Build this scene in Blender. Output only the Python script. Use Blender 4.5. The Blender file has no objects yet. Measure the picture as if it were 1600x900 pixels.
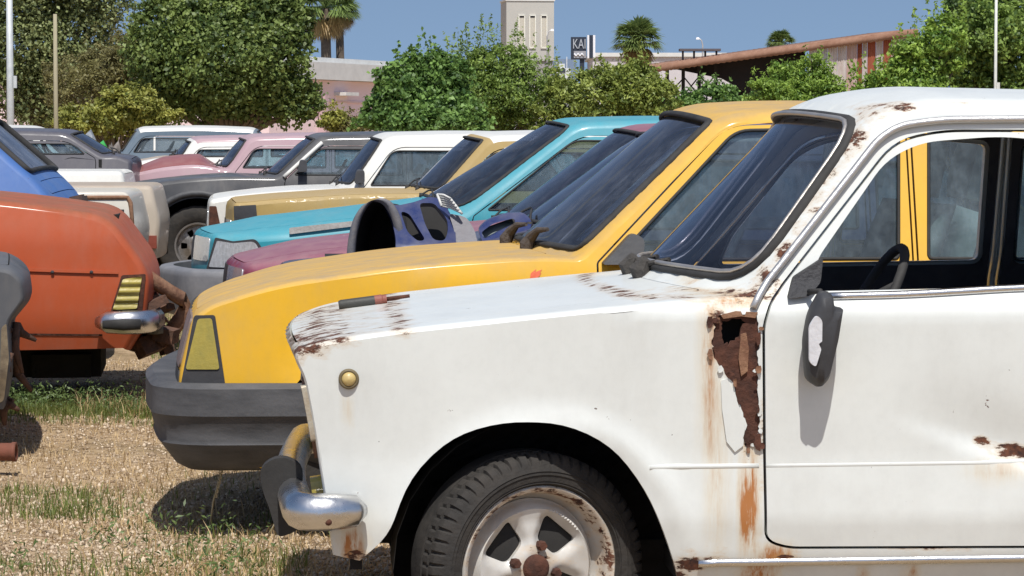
import bpy, math, random
import numpy as np
from mathutils import Vector, Matrix
from mathutils.geometry import delaunay_2d_cdt

random.seed(7); RNG = np.random.default_rng(7)
scn = bpy.context.scene
COL = scn.collection
R = math.radians

# ------------------------------------------------------------------ camera, sky, sun, exposure
F_PX, CX, CY, Y_HOR, CAM_H = 4300.0, 800.0, 450.0, 218.0, 1.31      # lens in pixels of a 1600 px wide picture
PITCH = math.atan((CY - Y_HOR) / F_PX)
cam_d = bpy.data.cameras.new('camera'); cam = bpy.data.objects.new('camera', cam_d); COL.objects.link(cam)
cam.location = (0, 0, CAM_H); cam.rotation_euler = (math.pi / 2 - PITCH, 0, 0)
cam_d.sensor_width = 36; cam_d.lens = 36 * F_PX / 1600; cam_d.clip_start = 0.1; cam_d.clip_end = 6000
scn.camera = cam
SUN_EL, SUN_AZ = R(60), R(176)       # azimuth clockwise from +Y
world = bpy.data.worlds.new('World'); scn.world = world; world.use_nodes = True
wn = world.node_tree.nodes; wl = world.node_tree.links
sky = wn.new('ShaderNodeTexSky'); sky.sky_type = 'NISHITA'; sky.sun_disc = False
sky.sun_elevation = SUN_EL; sky.sun_rotation = SUN_AZ
sky.air_density = 1.0; sky.dust_density = 0.9; sky.ozone_density = 1.0; sky.altitude = 0
tcw = wn.new('ShaderNodeTexCoord'); lift = wn.new('ShaderNodeVectorMath'); lift.operation = 'ADD'; lift.inputs[1].default_value = (0, 0, 0.22)
wl.new(tcw.outputs['Generated'], lift.inputs[0]); wl.new(lift.outputs[0], sky.inputs[0])          # a clear summer sky: blue almost down to the horizon
wl.new(sky.outputs[0], wn['Background'].inputs[0]); wn['Background'].inputs[1].default_value = 0.105
sd = bpy.data.lights.new('sun', 'SUN'); so = bpy.data.objects.new('sun', sd); COL.objects.link(so)
sd.energy = 4.3; sd.angle = R(0.53); sd.color = (1.0, 0.965, 0.91)
sun_dir = Vector((math.sin(SUN_AZ) * math.cos(SUN_EL), math.cos(SUN_AZ) * math.cos(SUN_EL), math.sin(SUN_EL)))
so.rotation_euler = sun_dir.to_track_quat('Z', 'Y').to_euler(); so.location = (0, -5, 20)
scn.view_settings.view_transform = 'Standard'; scn.view_settings.look = 'None'
scn.view_settings.exposure = 0.12; scn.view_settings.gamma = 1.0
scn.cycles.max_bounces = 7; scn.cycles.transparent_max_bounces = 24
scn.cycles.caustics_reflective = False; scn.cycles.caustics_refractive = False
scn.cycles.use_denoising = True

def ray(px, py):
    c, s = math.cos(PITCH), math.sin(PITCH)
    a, b = (px - CX) / F_PX, (CY - py) / F_PX
    return np.array([a, c + b * s, -s + b * c])
def at(px, py, Y):
    d = ray(px, py); t = Y / d[1]
    return np.array([0, 0, CAM_H]) + d * t

# ------------------------------------------------------------------ materials
MATS = {}
def newmat(name):
    m = bpy.data.materials.new(name); m.use_nodes = True
    nt = m.node_tree; nt.nodes.clear()
    out = nt.nodes.new('ShaderNodeOutputMaterial')
    return m, nt.nodes, nt.links, out
def nd(N, t, **kw):
    n = N.new(t)
    for k, v in kw.items(): setattr(n, k, v)
    return n
def mix(N, L, fac, a, b):
    m = N.new('ShaderNodeMix'); m.data_type = 'RGBA'
    for sock, v in ((m.inputs[0], fac), (m.inputs[6], a), (m.inputs[7], b)):
        if hasattr(v, 'is_output'): L.new(v, sock)
        elif isinstance(v, (int, float)): sock.default_value = v
        else: sock.default_value = (*v, 1)
    return m.outputs[2]
def mth(N, L, op, a, b=0.0, clamp=False):
    m = N.new('ShaderNodeMath'); m.operation = op; m.use_clamp = clamp
    for i, v in ((0, a), (1, b)):
        if hasattr(v, 'is_output'): L.new(v, m.inputs[i])
        else: m.inputs[i].default_value = v
    return m.outputs[0]
def noise(N, L, co, scale, detail=4, rough=0.6, stretch=None):
    if stretch:
        mp = N.new('ShaderNodeMapping'); mp.inputs['Scale'].default_value = stretch; L.new(co, mp.inputs[0]); co = mp.outputs[0]
    n = N.new('ShaderNodeTexNoise'); n.inputs['Scale'].default_value = scale; n.inputs['Detail'].default_value = detail
    n.inputs['Roughness'].default_value = rough; L.new(co, n.inputs['Vector'])
    return n.outputs[0]
def ramp(N, L, v, lo, hi):
    m = N.new('ShaderNodeMapRange'); m.inputs[1].default_value = lo; m.inputs[2].default_value = hi
    L.new(v, m.inputs[0]); return m.outputs[0]
def coords(N): return N.new('ShaderNodeTexCoord').outputs['Object']

RUSTC = (0.13, 0.045, 0.022)
def paint(name, col, rough=0.38, dust=0.35, fade=0.25, rust=0.0, coat=0.35, dustcol=(0.36, 0.30, 0.23), fadecol=None, bump=0.12, chips=0.0, grime=0.14):
    """weathered car paint; mesh attributes 'rust' (bare rust) and 'stain' (rust-coloured runs) are wear with their own shape"""
    if name in MATS: return MATS[name]
    m, N, L, out = newmat(name); co = coords(N)
    b = nd(N, 'ShaderNodeBsdfPrincipled')
    big = noise(N, L, co, 2.3, 5, 0.6); fine = noise(N, L, co, 38, 4, 0.65); mid = noise(N, L, co, 9, 5, 0.65)
    fc = fadecol or tuple(min(1, c * 1.15 + 0.05) for c in col)
    c = mix(N, L, mth(N, L, 'MULTIPLY', ramp(N, L, big, 0.35, 0.7), fade), col, fc)
    c = mix(N, L, mth(N, L, 'MULTIPLY', ramp(N, L, fine, 0.45, 0.75), 0.10), c, tuple(x * 0.6 for x in col))
    geo = N.new('ShaderNodeNewGeometry'); sep = N.new('ShaderNodeSeparateXYZ'); L.new(geo.outputs['Normal'], sep.inputs[0])
    up = ramp(N, L, sep.outputs[2], 0.15, 0.95)
    du = mth(N, L, 'MULTIPLY', up, mth(N, L, 'ADD', mth(N, L, 'MULTIPLY', ramp(N, L, mid, 0.3, 0.75), 0.6), 0.5), True)
    du = mth(N, L, 'MULTIPLY', du, dust, True)
    low = N.new('ShaderNodeSeparateXYZ'); L.new(co, low.inputs[0])      # road dirt low on the body
    lowf = mth(N, L, 'MULTIPLY', ramp(N, L, low.outputs[2], 0.55, 0.15), mth(N, L, 'MULTIPLY', ramp(N, L, mid, 0.3, 0.7), 0.35), True)
    du = mth(N, L, 'MAXIMUM', du, lowf)
    c = mix(N, L, du, c, dustcol)
    sa = nd(N, 'ShaderNodeAttribute', attribute_name='stain'); ra = nd(N, 'ShaderNodeAttribute', attribute_name='rust')
    runs = noise(N, L, co, 14, 6, 0.7, (5, 5, 0.55))
    st = mth(N, L, 'MULTIPLY', sa.outputs['Fac'], ramp(N, L, runs, 0.24, 0.62), True)
    c = mix(N, L, st, c, mix(N, L, ramp(N, L, st, .25, .95), (0.62, 0.47, 0.24), (0.40, 0.15, 0.035)))
    gr = mth(N, L, 'MULTIPLY', ramp(N, L, noise(N, L, co, 6, 7, .72, (1.6, 1, .5)), .38, .8), mth(N, L, 'MULTIPLY', ramp(N, L, big, .3, .7), grime * 2.2), True)
    c = mix(N, L, gr, c, (0.30, 0.27, 0.23))
    rn = noise(N, L, co, 24, 8, 0.72, (0.6, 1, 1.6))
    rv = mth(N, L, 'ADD', mth(N, L, 'ADD', ra.outputs['Fac'], rust), rn)
    chip = ramp(N, L, noise(N, L, co, 31, 5, 0.62), 0.735 - chips, 0.75 - chips)      # small chips, different on every part of the body
    rm = mth(N, L, 'MAXIMUM', ramp(N, L, rv, 0.93, 0.99), chip)
    halo = mth(N, L, 'MULTIPLY', ramp(N, L, rv, 0.78, 0.96), 0.45)
    c = mix(N, L, halo, c, (0.55, 0.36, 0.17))
    rcol = mix(N, L, ramp(N, L, noise(N, L, co, 60, 4), 0.35, 0.65), (0.035, 0.016, 0.012), (0.14, 0.052, 0.026))
    c = mix(N, L, rm, c, rcol)
    L.new(c, b.inputs['Base Color'])
    rg = mth(N, L, 'ADD', mth(N, L, 'MULTIPLY', mth(N, L, 'MAXIMUM', du, rm), 0.5), rough, True)
    rg = mth(N, L, 'ADD', rg, mth(N, L, 'MULTIPLY', ramp(N, L, mid, 0.3, 0.7), 0.12), True)
    L.new(rg, b.inputs['Roughness'])
    inv = mth(N, L, 'SUBTRACT', 1.0, mth(N, L, 'MAXIMUM', du, rm), True)
    L.new(mth(N, L, 'MULTIPLY', inv, coat), b.inputs['Coat Weight']); b.inputs['Coat Roughness'].default_value = 0.12
    bp = N.new('ShaderNodeBump'); bp.inputs['Strength'].default_value = bump; bp.inputs['Distance'].default_value = 0.004
    L.new(mth(N, L, 'ADD', mth(N, L, 'MULTIPLY', rm, -0.6), mth(N, L, 'MULTIPLY', noise(N, L, co, 5, 3), 0.7)), bp.inputs['Height'])
    L.new(bp.outputs[0], b.inputs['Normal'])
    L.new(b.outputs[0], out.inputs[0]); MATS[name] = m; return m

def plain(name, col, rough=0.6, metal=0.0, var=0.3, scale=12, bump=0.2, col2=None, coat=0.0, stretch=None, bscale=None):
    if name in MATS: return MATS[name]
    m, N, L, out = newmat(name); co = coords(N); b = nd(N, 'ShaderNodeBsdfPrincipled')
    n1 = noise(N, L, co, scale, 6, 0.65, stretch)
    c = mix(N, L, mth(N, L, 'MULTIPLY', ramp(N, L, n1, 0.3, 0.7), 1.0 if col2 else var), col, col2 or tuple(min(1, x * 1.6 + 0.02) for x in col))
    L.new(c, b.inputs['Base Color']); b.inputs['Metallic'].default_value = metal
    L.new(mth(N, L, 'ADD', mth(N, L, 'MULTIPLY', n1, 0.25), rough - 0.12, True), b.inputs['Roughness'])
    b.inputs['Coat Weight'].default_value = coat
    bp = N.new('ShaderNodeBump'); bp.inputs['Strength'].default_value = bump; bp.inputs['Distance'].default_value = 0.01
    L.new(noise(N, L, co, bscale or scale * 3, 5), bp.inputs['Height']); L.new(bp.outputs[0], b.inputs['Normal'])
    L.new(b.outputs[0], out.inputs[0]); MATS[name] = m; return m

def glass(name, tint=(0.42, 0.5, 0.56), dust=0.12, ior=1.6, rough=0.03, dcol=(0.23, 0.26, 0.32)):
    if name in MATS: return MATS[name]
    m, N, L, out = newmat(name); co = coords(N)
    tr = nd(N, 'ShaderNodeBsdfTransparent'); tr.inputs[0].default_value = (*tint, 1)
    gl = nd(N, 'ShaderNodeBsdfGlossy'); gl.inputs['Roughness'].default_value = rough; gl.inputs[0].default_value = (0.62, 0.64, 0.72, 1)
    geo = N.new('ShaderNodeNewGeometry'); vm = N.new('ShaderNodeVectorMath'); vm.operation = 'DOT_PRODUCT'; L.new(geo.outputs['Normal'], vm.inputs[0]); L.new(geo.outputs['Incoming'], vm.inputs[1])
    f0 = ((ior - 1) / (ior + 1)) ** 2; sch = mth(N, L, 'POWER', mth(N, L, 'SUBTRACT', 1.0, mth(N, L, 'ABSOLUTE', vm.outputs['Value']), True), 5.0)
    fr = mth(N, L, 'ADD', mth(N, L, 'MULTIPLY', sch, 1 - f0), f0, True)          # thin sheet: the same from both sides
    bp = N.new('ShaderNodeBump'); bp.inputs['Strength'].default_value = 0.04; bp.inputs['Distance'].default_value = 0.02
    L.new(noise(N, L, co, 3, 2), bp.inputs['Height'])
    streak = ramp(N, L, noise(N, L, co, 9, 6, .75, (1, 1, .25)), .35, .8); L.new(bp.outputs[0], gl.inputs['Normal'])
    m1 = nd(N, 'ShaderNodeMixShader'); L.new(fr, m1.inputs[0]); L.new(tr.outputs[0], m1.inputs[1]); L.new(gl.outputs[0], m1.inputs[2])
    df = nd(N, 'ShaderNodeBsdfDiffuse'); df.inputs[0].default_value = (*dcol, 1)
    m2 = nd(N, 'ShaderNodeMixShader')
    dn = mth(N, L, 'ADD', mth(N, L, 'MULTIPLY', mth(N, L, 'MULTIPLY', ramp(N, L, noise(N, L, co, 6, 7, 0.7), 0.3, 0.75), mth(N, L, 'ADD', mth(N, L, 'MULTIPLY', streak, 1.8), .1)), dust * 2.2), dust * 0.5)
    dn = mth(N, L, 'MULTIPLY', dn, .8); L.new(dn, m2.inputs[0]); L.new(m1.outputs[0], m2.inputs[1]); L.new(df.outputs[0], m2.inputs[2])
    L.new(m2.outputs[0], out.inputs[0]); MATS[name] = m; return m

RUBBER = plain('old_rubber', (0.018, 0.017, 0.016), 0.75, var=0.8, scale=10)
TYRE = plain('tyre_rubber', (0.013, 0.0125, 0.012), 0.85, scale=11, col2=(0.045, 0.039, 0.033), bump=0.5)
BLACKP = plain('grey_plastic', (0.045, 0.046, 0.05), 0.6, var=0.7, scale=8)
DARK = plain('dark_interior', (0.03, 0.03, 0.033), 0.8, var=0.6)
DASH = plain('dusty_dashboard', (0.085, 0.08, 0.078), 0.75, var=0.7)
UNDER = plain('underbody', (0.012, 0.011, 0.010), 0.95, var=0.5)
SEATM = plain('seat_cloth', (0.16, 0.15, 0.15), 0.9, var=0.5, scale=20)
SEATL = plain('pale_seat_cloth', (0.36, 0.35, 0.30), 0.9, var=0.4, scale=20)
CHROME = plain('worn_chrome', (0.62, 0.62, 0.62), 0.28, metal=1.0, scale=14, var=0.2, bump=0.12)
STEEL = plain('dull_steel', (0.42, 0.41, 0.4), 0.45, metal=0.85, scale=25, col2=(0.2, 0.18, 0.16))
RUST = plain('bare_rust', (0.035, 0.015, 0.011), 0.95, scale=18, col2=(0.125, 0.048, 0.028), bump=0.7, bscale=45)
RUSTL = plain('light_rust', (0.16, 0.07, 0.04), 0.95, scale=18, col2=(0.30, 0.17, 0.10), bump=0.6)
GLASS_W = glass('windscreen_glass', (0.26, 0.29, 0.36), 0.10, 1.42)
GLASS_S = glass('side_glass', (0.50, 0.64, 0.70), 0.20, 1.5, dcol=(.27, .34, .38))  # dust film tinted pale blue to paint in the sky reflection
LENS = plain('headlamp_lens', (0.45, 0.47, 0.48), 0.15, metal=0.3, scale=30, stretch=(1, 8, 1), col2=(0.7, 0.72, 0.74), coat=1.0)
AMBER = plain('faded_lens', (0.42, 0.33, 0.06), 0.4, scale=22, stretch=(1, 1, 0.4), col2=(0.30, 0.26, 0.06), coat=0.4)
REDL = plain('red_lens', (0.25, 0.03, 0.02), 0.3, coat=0.5)
# ------------------------------------------------------------------ object helpers
def thing(name, label, cat, loc=(0, 0, 0), rz=0.0, group=None, kind=None):
    o = bpy.data.objects.new(name, None); COL.objects.link(o); o.empty_display_size = 0.2
    o.location = loc; o.rotation_euler = (0, 0, rz); o['label'] = label; o['category'] = cat
    if group: o['group'] = group
    if kind: o['kind'] = kind
    return o
def tag(o, label, cat, group=None, kind=None):
    o['label'] = label; o['category'] = cat
    if group: o['group'] = group
    if kind: o['kind'] = kind
    return o
class MB:
    def __init__(s): s.v = []; s.f = []; s.n = 0; s.flat = []
    def add(s, v, f, flat=False):
        v = np.asarray(v, float).reshape(-1, 3); s.v.append(v)
        for q in f: s.f.append([i + s.n for i in q]); s.flat.append(flat)
        s.n += len(v); return s
    def box(s, c, d, rot=None, taper=None):
        x, y, z = np.asarray(d) / 2.0
        v = np.array([[i * x, j * y, k * z] for k in (-1, 1) for j in (-1, 1) for i in (-1, 1)], float)
        if taper is not None: v[4:, 0] *= taper[0]; v[4:, 1] *= taper[1]
        if rot is not None: v = v @ np.array(rot.to_matrix() if hasattr(rot, 'to_matrix') else rot).T
        return s.add(v + np.asarray(c), [(0, 2, 3, 1), (4, 5, 7, 6), (0, 1, 5, 4), (2, 6, 7, 3), (0, 4, 6, 2), (1, 3, 7, 5)], True)
    def tube(s, pts, r, n=8, closed=False, flat=1.0, up=None, cap=True):
        pts = np.asarray(pts, float); m = len(pts)
        r = np.full(m, r) if np.isscalar(r) else np.asarray(r, float)
        if closed: t = np.roll(pts, -1, 0) - np.roll(pts, 1, 0)
        else: t = np.gradient(pts, axis=0)
        t /= np.linalg.norm(t, axis=1)[:, None] + 1e-12
        ref = np.array(up if up is not None else ((0, 0, 1) if abs(t[:, 2]).mean() < 0.8 else (0, 1, 0)), float)
        a = np.cross(t, ref); a /= np.linalg.norm(a, axis=1)[:, None] + 1e-9; b = np.cross(a, t)
        v = []
        for i in range(m):
            for k in range(n):
                an = 2 * math.pi * k / n
                v.append(pts[i] + a[i] * math.cos(an) * r[i] + b[i] * math.sin(an) * r[i] * flat)
        f = []
        for i in range(m if closed else m - 1):
            j = (i + 1) % m
            for k in range(n): f.append((i * n + k, i * n + (k + 1) % n, j * n + (k + 1) % n, j * n + k))
        if not closed and cap: f.append(tuple(range(n))[::-1]); f.append(tuple((m - 1) * n + k for k in range(n)))
        return s.add(v, f)
    def lathe(s, prof, n=48, axis='y', c=(0, 0, 0), close=False, fn=None):
        """prof: (radius, offset along axis)"""
        v = []
        for i in range(n):
            a = 2 * math.pi * i / n; ca, sa = math.cos(a), math.sin(a)
            for j, (r, h) in enumerate(prof):
                if fn: r, h = fn(i, j, r, h)
                v.append((r * ca, h, r * sa) if axis == 'y' else ((h, r * ca, r * sa) if axis == 'x' else (r * ca, r * sa, h)))
        m = len(prof); f = []
        for i in range(n):
            k = (i + 1) % n
            for j in range(m if close else m - 1):
                l = (j + 1) % m; f.append((i * m + j, k * m + j, k * m + l, i * m + l))
        return s.add(np.asarray(v) + np.asarray(c), f)
    def sweep(s, path, sec, cap=True, up=(0, 0, 1)):
        """sec: closed list of (outward, up) offsets, path: 3D points; outward = tangent x up"""
        path = np.asarray(path, float); t = np.gradient(path, axis=0); t /= np.linalg.norm(t, axis=1)[:, None]
        up = np.asarray(up, float); o = np.cross(t, up); o /= np.linalg.norm(o, axis=1)[:, None] + 1e-9
        n = len(sec); v = []
        for i in range(len(path)):
            for a, b in sec: v.append(path[i] + o[i] * a + up * b)
        f = [(i * n + k, i * n + (k + 1) % n, (i + 1) * n + (k + 1) % n, (i + 1) * n + k) for i in range(len(path) - 1) for k in range(n)]
        if cap: f.append(tuple(range(n))[::-1]); f.append(tuple((len(path) - 1) * n + k for k in range(n)))
        return s.add(v, f)
    def build(s, name, mat, parent=None, attrs=None, sharp=None, loc=None, rz=None):
        me = bpy.data.meshes.new(name)
        v = np.concatenate(s.v) if s.v else np.zeros((0, 3))
        me.from_pydata(v.tolist(), [], s.f); me.update()
        me.polygons.foreach_set('use_smooth', [not q for q in s.flat])
        if sharp: me.set_sharp_from_angle(angle=R(sharp))
        if attrs:
            for k, fn in attrs.items():
                at_ = me.attributes.new(k, 'FLOAT', 'POINT'); at_.data.foreach_set('value', np.asarray(fn(v), float))
        me.materials.append(mat)
        o = bpy.data.objects.new(name, me); COL.objects.link(o)
        if parent is not None: o.parent = parent
        if loc is not None: o.location = loc
        if rz is not None: o.rotation_euler = (0, 0, rz)
        return o

def fillet(pts, n=5, closed=True):
    """pts (x, z[, radius]) -> polygon with rounded corners"""
    out = []; m = len(pts)
    for i, p in enumerate(pts):
        c = np.array(p[:2], float); r = p[2] if len(p) > 2 else 0
        if r <= 0 or (not closed and i in (0, m - 1)): out.append(c); continue
        a = np.array(pts[i - 1][:2], float) - c; b = np.array(pts[(i + 1) % m][:2], float) - c
        la, lb = np.linalg.norm(a), np.linalg.norm(b)
        if la < 1e-9 or lb < 1e-9: out.append(c); continue
        cut = min(r, la * 0.48, lb * 0.48)
        p0, p1 = c + a / la * cut, c + b / lb * cut
        for k in range(n + 1):
            t = k / n; out.append((1 - t) ** 2 * p0 + 2 * t * (1 - t) * c + t * t * p1)
    return np.array(out)
def resample(poly, step):
    out = []; m = len(poly)
    for i in range(m):
        a, b = poly[i], poly[(i + 1) % m]; k = max(1, int(math.ceil(np.linalg.norm(b - a) / step)))
        if np.linalg.norm(b - a) < 1e-7: continue
        for j in range(k): out.append(a + (b - a) * j / k)
    return np.array(out)
def inside(P, poly):
    x, y = P[:, 0], P[:, 1]; r = np.zeros(len(P), bool); n = len(poly)
    for i in range(n):
        x0, y0 = poly[i]; x1, y1 = poly[(i + 1) % n]
        if y0 == y1: continue
        c = ((y0 > y) != (y1 > y)) & (x < (x1 - x0) * (y - y0) / (y1 - y0) + x0); r ^= c
    return r
def segdist(P, poly):
    d = np.full(len(P), 1e9); n = len(poly)
    for i in range(n):
        a, b = poly[i], poly[(i + 1) % n]; e = b - a; L2 = e @ e
        t = np.clip(((P - a) @ e) / (L2 + 1e-12), 0, 1); q = a + t[:, None] * e
        d = np.minimum(d, np.linalg.norm(P - q, axis=1))
    return d
def tri_poly(outer, holes, step, grid=None, hstep=None):
    loops = [resample(np.asarray(outer), step)] + [resample(np.asarray(h), hstep or step) for h in holes]
    o = loops[0]
    if grid is None:
        xs = np.arange(o[:, 0].min() + step * 0.5, o[:, 0].max(), step); ys = np.arange(o[:, 1].min() + step * 0.5, o[:, 1].max(), step)
    elif not isinstance(grid, np.ndarray): xs, ys = grid
    if isinstance(grid, np.ndarray): G = grid
    else: G = np.array([(x, y) for x in xs for y in ys]) if len(xs) and len(ys) else np.zeros((0, 2))
    if len(G):
        k = inside(G, o)
        for h in loops[1:]: k &= ~inside(G, h)
        G = G[k]
    if len(G):
        k = np.ones(len(G), bool)
        for i, h in enumerate(loops): k &= segdist(G, h) > ((0.45 * step) if grid is None else (0.006 if i else 0.0005))
        G = G[k]
    V = np.concatenate(loops + ([G] if len(G) else [])); E = []; n = 0
    for lp in loops:
        m = len(lp); E += [(n + i, n + (i + 1) % m) for i in range(m)]; n += m
    r = delaunay_2d_cdt([Vector(p) for p in V], E, [], 0, 1e-6, False)
    V2 = np.array([tuple(p) for p in r[0]]); T = [tuple(f) for f in r[2]]
    A3 = V2[np.array(T)]; e1, e2, e3 = A3[:, 1] - A3[:, 0], A3[:, 2] - A3[:, 0], A3[:, 2] - A3[:, 1]; ar = abs(e1[:, 0] * e2[:, 1] - e1[:, 1] * e2[:, 0]); lm = np.maximum(np.maximum(np.hypot(*e1.T), np.hypot(*e2.T)), np.hypot(*e3.T))
    T = [t for t, q in zip(T, ar / (lm + 1e-12)) if q > 1e-4]      # drop needle slivers
    C = np.array([V2[list(t)].mean(0) for t in T])
    k = inside(C, o)
    for h in loops[1:]: k &= ~inside(C, h)
    return V2, [t for t, q in zip(T, k) if q], loops
def panel(mb, outer, holes, S, step=0.05, grid=None, flange=0.02, flip=False, back=0.0, hstep=None, rim=True):
    """triangulated sheet with holes; S(a,b) -> (pos, inward)"""
    V2, T, loops = tri_poly(outer, holes, step, grid, hstep)
    pos = np.array([S(a, b)[0] for a, b in V2])
    if flip: T = [t[::-1] for t in T]
    mb.add(pos, T)
    if back:
        pb = np.array([np.asarray(S(a, b)[0]) + np.asarray(S(a, b)[1]) * back for a, b in V2]); mb.add(pb, [t[::-1] for t in T])
    if flange:
        for lp in (loops if rim else loops[1:]):
            P = [S(a, b) for a, b in lp]; m = len(P)
            v = [p for p, q in P] + [np.asarray(p) + np.asarray(q) * flange for p, q in P]
            mb.add(v, [(i, (i + 1) % m, m + (i + 1) % m, m + i) for i in range(m)])
    return mb
# ------------------------------------------------------------------ car builder
class Car:
    """local x runs from the nose to the tail, y across, z up; near = sign of the side that faces the camera"""
    def __init__(s, loc, rz, W, sec, near=-1, front=(0.07, 0.6), rear=(0.06, 0.6), L=4.1, r=(0.045, 0.055), zr=1.0, flare=0.012):
        s.O = np.array(loc, float); s.rz = rz; s.W = W; s.near = near
        s.sz = np.array([a for a, b in sec]); s.sy = np.array([b for a, b in sec]); s.ft = front; s.rt = rear; s.L = L; s.r = r; s.zr = zr
        s.arch = []; s.flare = flare; s.dents = []; s.phm = (R(74), R(72)); s.gap = .007
    def Y(s, x, z, raw=False):
        y = s.W + np.interp(z, s.sz, s.sy)
        a, l = s.ft
        if x < l: y -= a * (1 - x / l) ** 2
        a, l = s.rt
        if x > s.L - l: y -= a * ((x - s.L + l) / l) ** 2
        if not raw:
            for ax, az, ar in s.arch:
                d = math.hypot(x - ax, z - az) - ar
                if d < 0.12: y += s.flare * math.exp(-(d / 0.035) ** 2)
            for f in s.dents: y += f(x, z)
        return y
    def T(s, px, py, y=None):
        """pixel -> (x, z) on the near flank"""
        c, sn = math.cos(s.rz), math.sin(s.rz); d = ray(px, py); o = np.array([0, 0, CAM_H]) - s.O
        lo = np.array([c * o[0] + sn * o[1], -sn * o[0] + c * o[1], o[2]]); ld = np.array([c * d[0] + sn * d[1], -sn * d[0] + c * d[1], d[2]])
        yy = s.near * s.W if y is None else y
        for k in range(1 if y is not None else 5):
            t = (yy - lo[1]) / ld[1]; p = lo + ld * t
            if y is None: yy = s.near * s.Y(p[0], p[2], True)
        return (p[0], p[2])
    def TT(s, pts):
        return [s.T(p[0], p[1]) + tuple(p[2:]) for p in pts]
    def set_prof(s, prof):
        """prof: (x, z, bulge, fillet, key)"""
        P = fillet([(p[0], p[1], p[3]) for p in prof], 6, closed=False)
        k = [0]
        for i in range(1, len(P)):
            if np.linalg.norm(P[i] - P[k[-1]]) > 1e-5: k.append(i)
        P = P[k]; U = np.concatenate([[0], np.cumsum(np.linalg.norm(np.diff(P, axis=0), axis=1))])
        s.U, s.P = U, P; s.key = {}; ku = []; last = 0
        for p in prof:
            d = np.linalg.norm(P - np.array(p[:2]), axis=1); d[U < last - 1e-6] = 9; i = int(np.argmin(d)); ku.append(U[i]); last = U[i]
            if p[4]: s.key[p[4]] = U[i]
        s.ku = np.array(ku); s.kb = np.array([p[2] for p in prof]); s.kw = np.array([(p[5] if len(p) > 5 else 0) for p in prof])
        dd = np.arange(0, U[-1] + 0.004, 0.008); X = np.interp(dd, U, P[:, 0]); Z = np.interp(dd, U, P[:, 1])
        tx, tz = np.gradient(X), np.gradient(Z); l = np.hypot(tx, tz) + 1e-9; tx /= l; tz /= l
        ker = np.ones(5) / 5; tx = np.convolve(np.pad(tx, 2, 'edge'), ker, 'valid'); tz = np.convolve(np.pad(tz, 2, 'edge'), ker, 'valid'); l = np.hypot(tx, tz)
        s.dd, s.nx, s.nz = dd, tz / l, -tx / l
    def at_u(s, u):
        x, z = np.interp(u, s.U, s.P[:, 0]), np.interp(u, s.U, s.P[:, 1]); nx, nz = np.interp(u, s.dd, s.nx), np.interp(u, s.dd, s.nz)
        t = min(1, max(0, (z - s.zr) / 0.15)); rr = s.r[0] * (1 - t) + s.r[1] * t
        if len(s.r) > 2: q = min(1, max(0, (u - s.key['lip'] + .03) / .12)); rr = s.r[2] * (1 - q) + rr * q
        return x, z, nx, nz, rr, np.interp(u, s.ku, s.kb), np.interp(u, s.ku, s.kw)
    def top(s, off=0.0):
        def S(u, v):
            x, z, nx, nz, r, b, bw = s.at_u(u); e_ = r * (1 - math.cos(s.phm[0] if z < s.zr + .05 else s.phm[1])); w = s.Y(x + nx * e_, z + nz * e_); f = max(-1, min(1, v / s.W)); y = f * w; d = 0
            sm = math.sin(s.phm[0] if z < s.zr + .05 else s.phm[1])
            if abs(y) > w - r * sm: q = (abs(y) - w + r * sm) / r; d = r * (1 - math.sqrt(max(0, 1 - q * q)))
            h = d - b * (1 - f * f) - off
            return (x + nx * h - bw * (1 - f * f), y, z + nz * h), (nx, 0, nz)
        return S
    def side(s, sign, off=0.0):
        def S(x, z): return (x, sign * (s.Y(x, z) + off), z), (0, -sign, 0)
        return S
    def vlist(s):
        w = s.W; e = [1 - (0.055 / w) * (1 - math.sin(R(a))) for a in (0, 25, 45, 62, 77)]
        q = [0, .17, .34, .5, .64, .76, .86] + e
        return sorted(w * np.array([-a for a in q if a] + q))
    def edge(s, u0, u1):
        out = []
        for u in [u0] + [q for q in s.U if u0 + 0.004 < q < u1 - 0.004] + [u1]:
            x, z, nx, nz, r, b, bw = s.at_u(u); r = r * (1 - math.cos(s.phm[0] if z < s.zr + .05 else s.phm[1])) - .003; out.append((x + nx * r, z + nz * r))
        return out
    def zu(s, z, tail=False):
        if tail: m = s.U >= s.key['tl'] - 1e-6; return float(np.interp(-z, -s.P[m, 1], s.U[m]))
        m = s.U <= s.key['lip'] + 1e-6; return float(np.interp(z, s.P[m, 1], s.U[m]))
    def nose_poly(s, pts, tail=False, r=0.02):
        """pts (v, z): polygon on the front (or tail) face -> (u, v)"""
        return fillet([(s.zu(p[1], tail), p[0], p[2] if len(p) > 2 else r) for p in pts])

def strip_outer(u0, u1, W, ul, vl):
    v = [a for a in vl if abs(a) < W - 1e-6]
    return [(u0, -W)] + [(a, -W) for a in ul] + [(u1, -W)] + [(u1, a) for a in v] + [(u1, W)] + [(a, W) for a in ul[::-1]] + [(u0, W)] + [(u0, a) for a in v[::-1]]
def rect(u0, u1, v0, v1, r): return fillet([(u0, v0, r), (u1, v0, r), (u1, v1, r), (u0, v1, r)])
def inset(poly, d):
    p = np.asarray(poly); a = np.roll(p, 1, 0); b = np.roll(p, -1, 0); t = b - a; t /= np.linalg.norm(t, axis=1)[:, None] + 1e-9
    n = np.stack([-t[:, 1], t[:, 0]], 1); ar = 0.5 * np.sum(p[:, 0] * np.roll(p[:, 1], -1) - np.roll(p[:, 0], -1) * p[:, 1])
    return p + n * (d if ar > 0 else -d)

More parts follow.
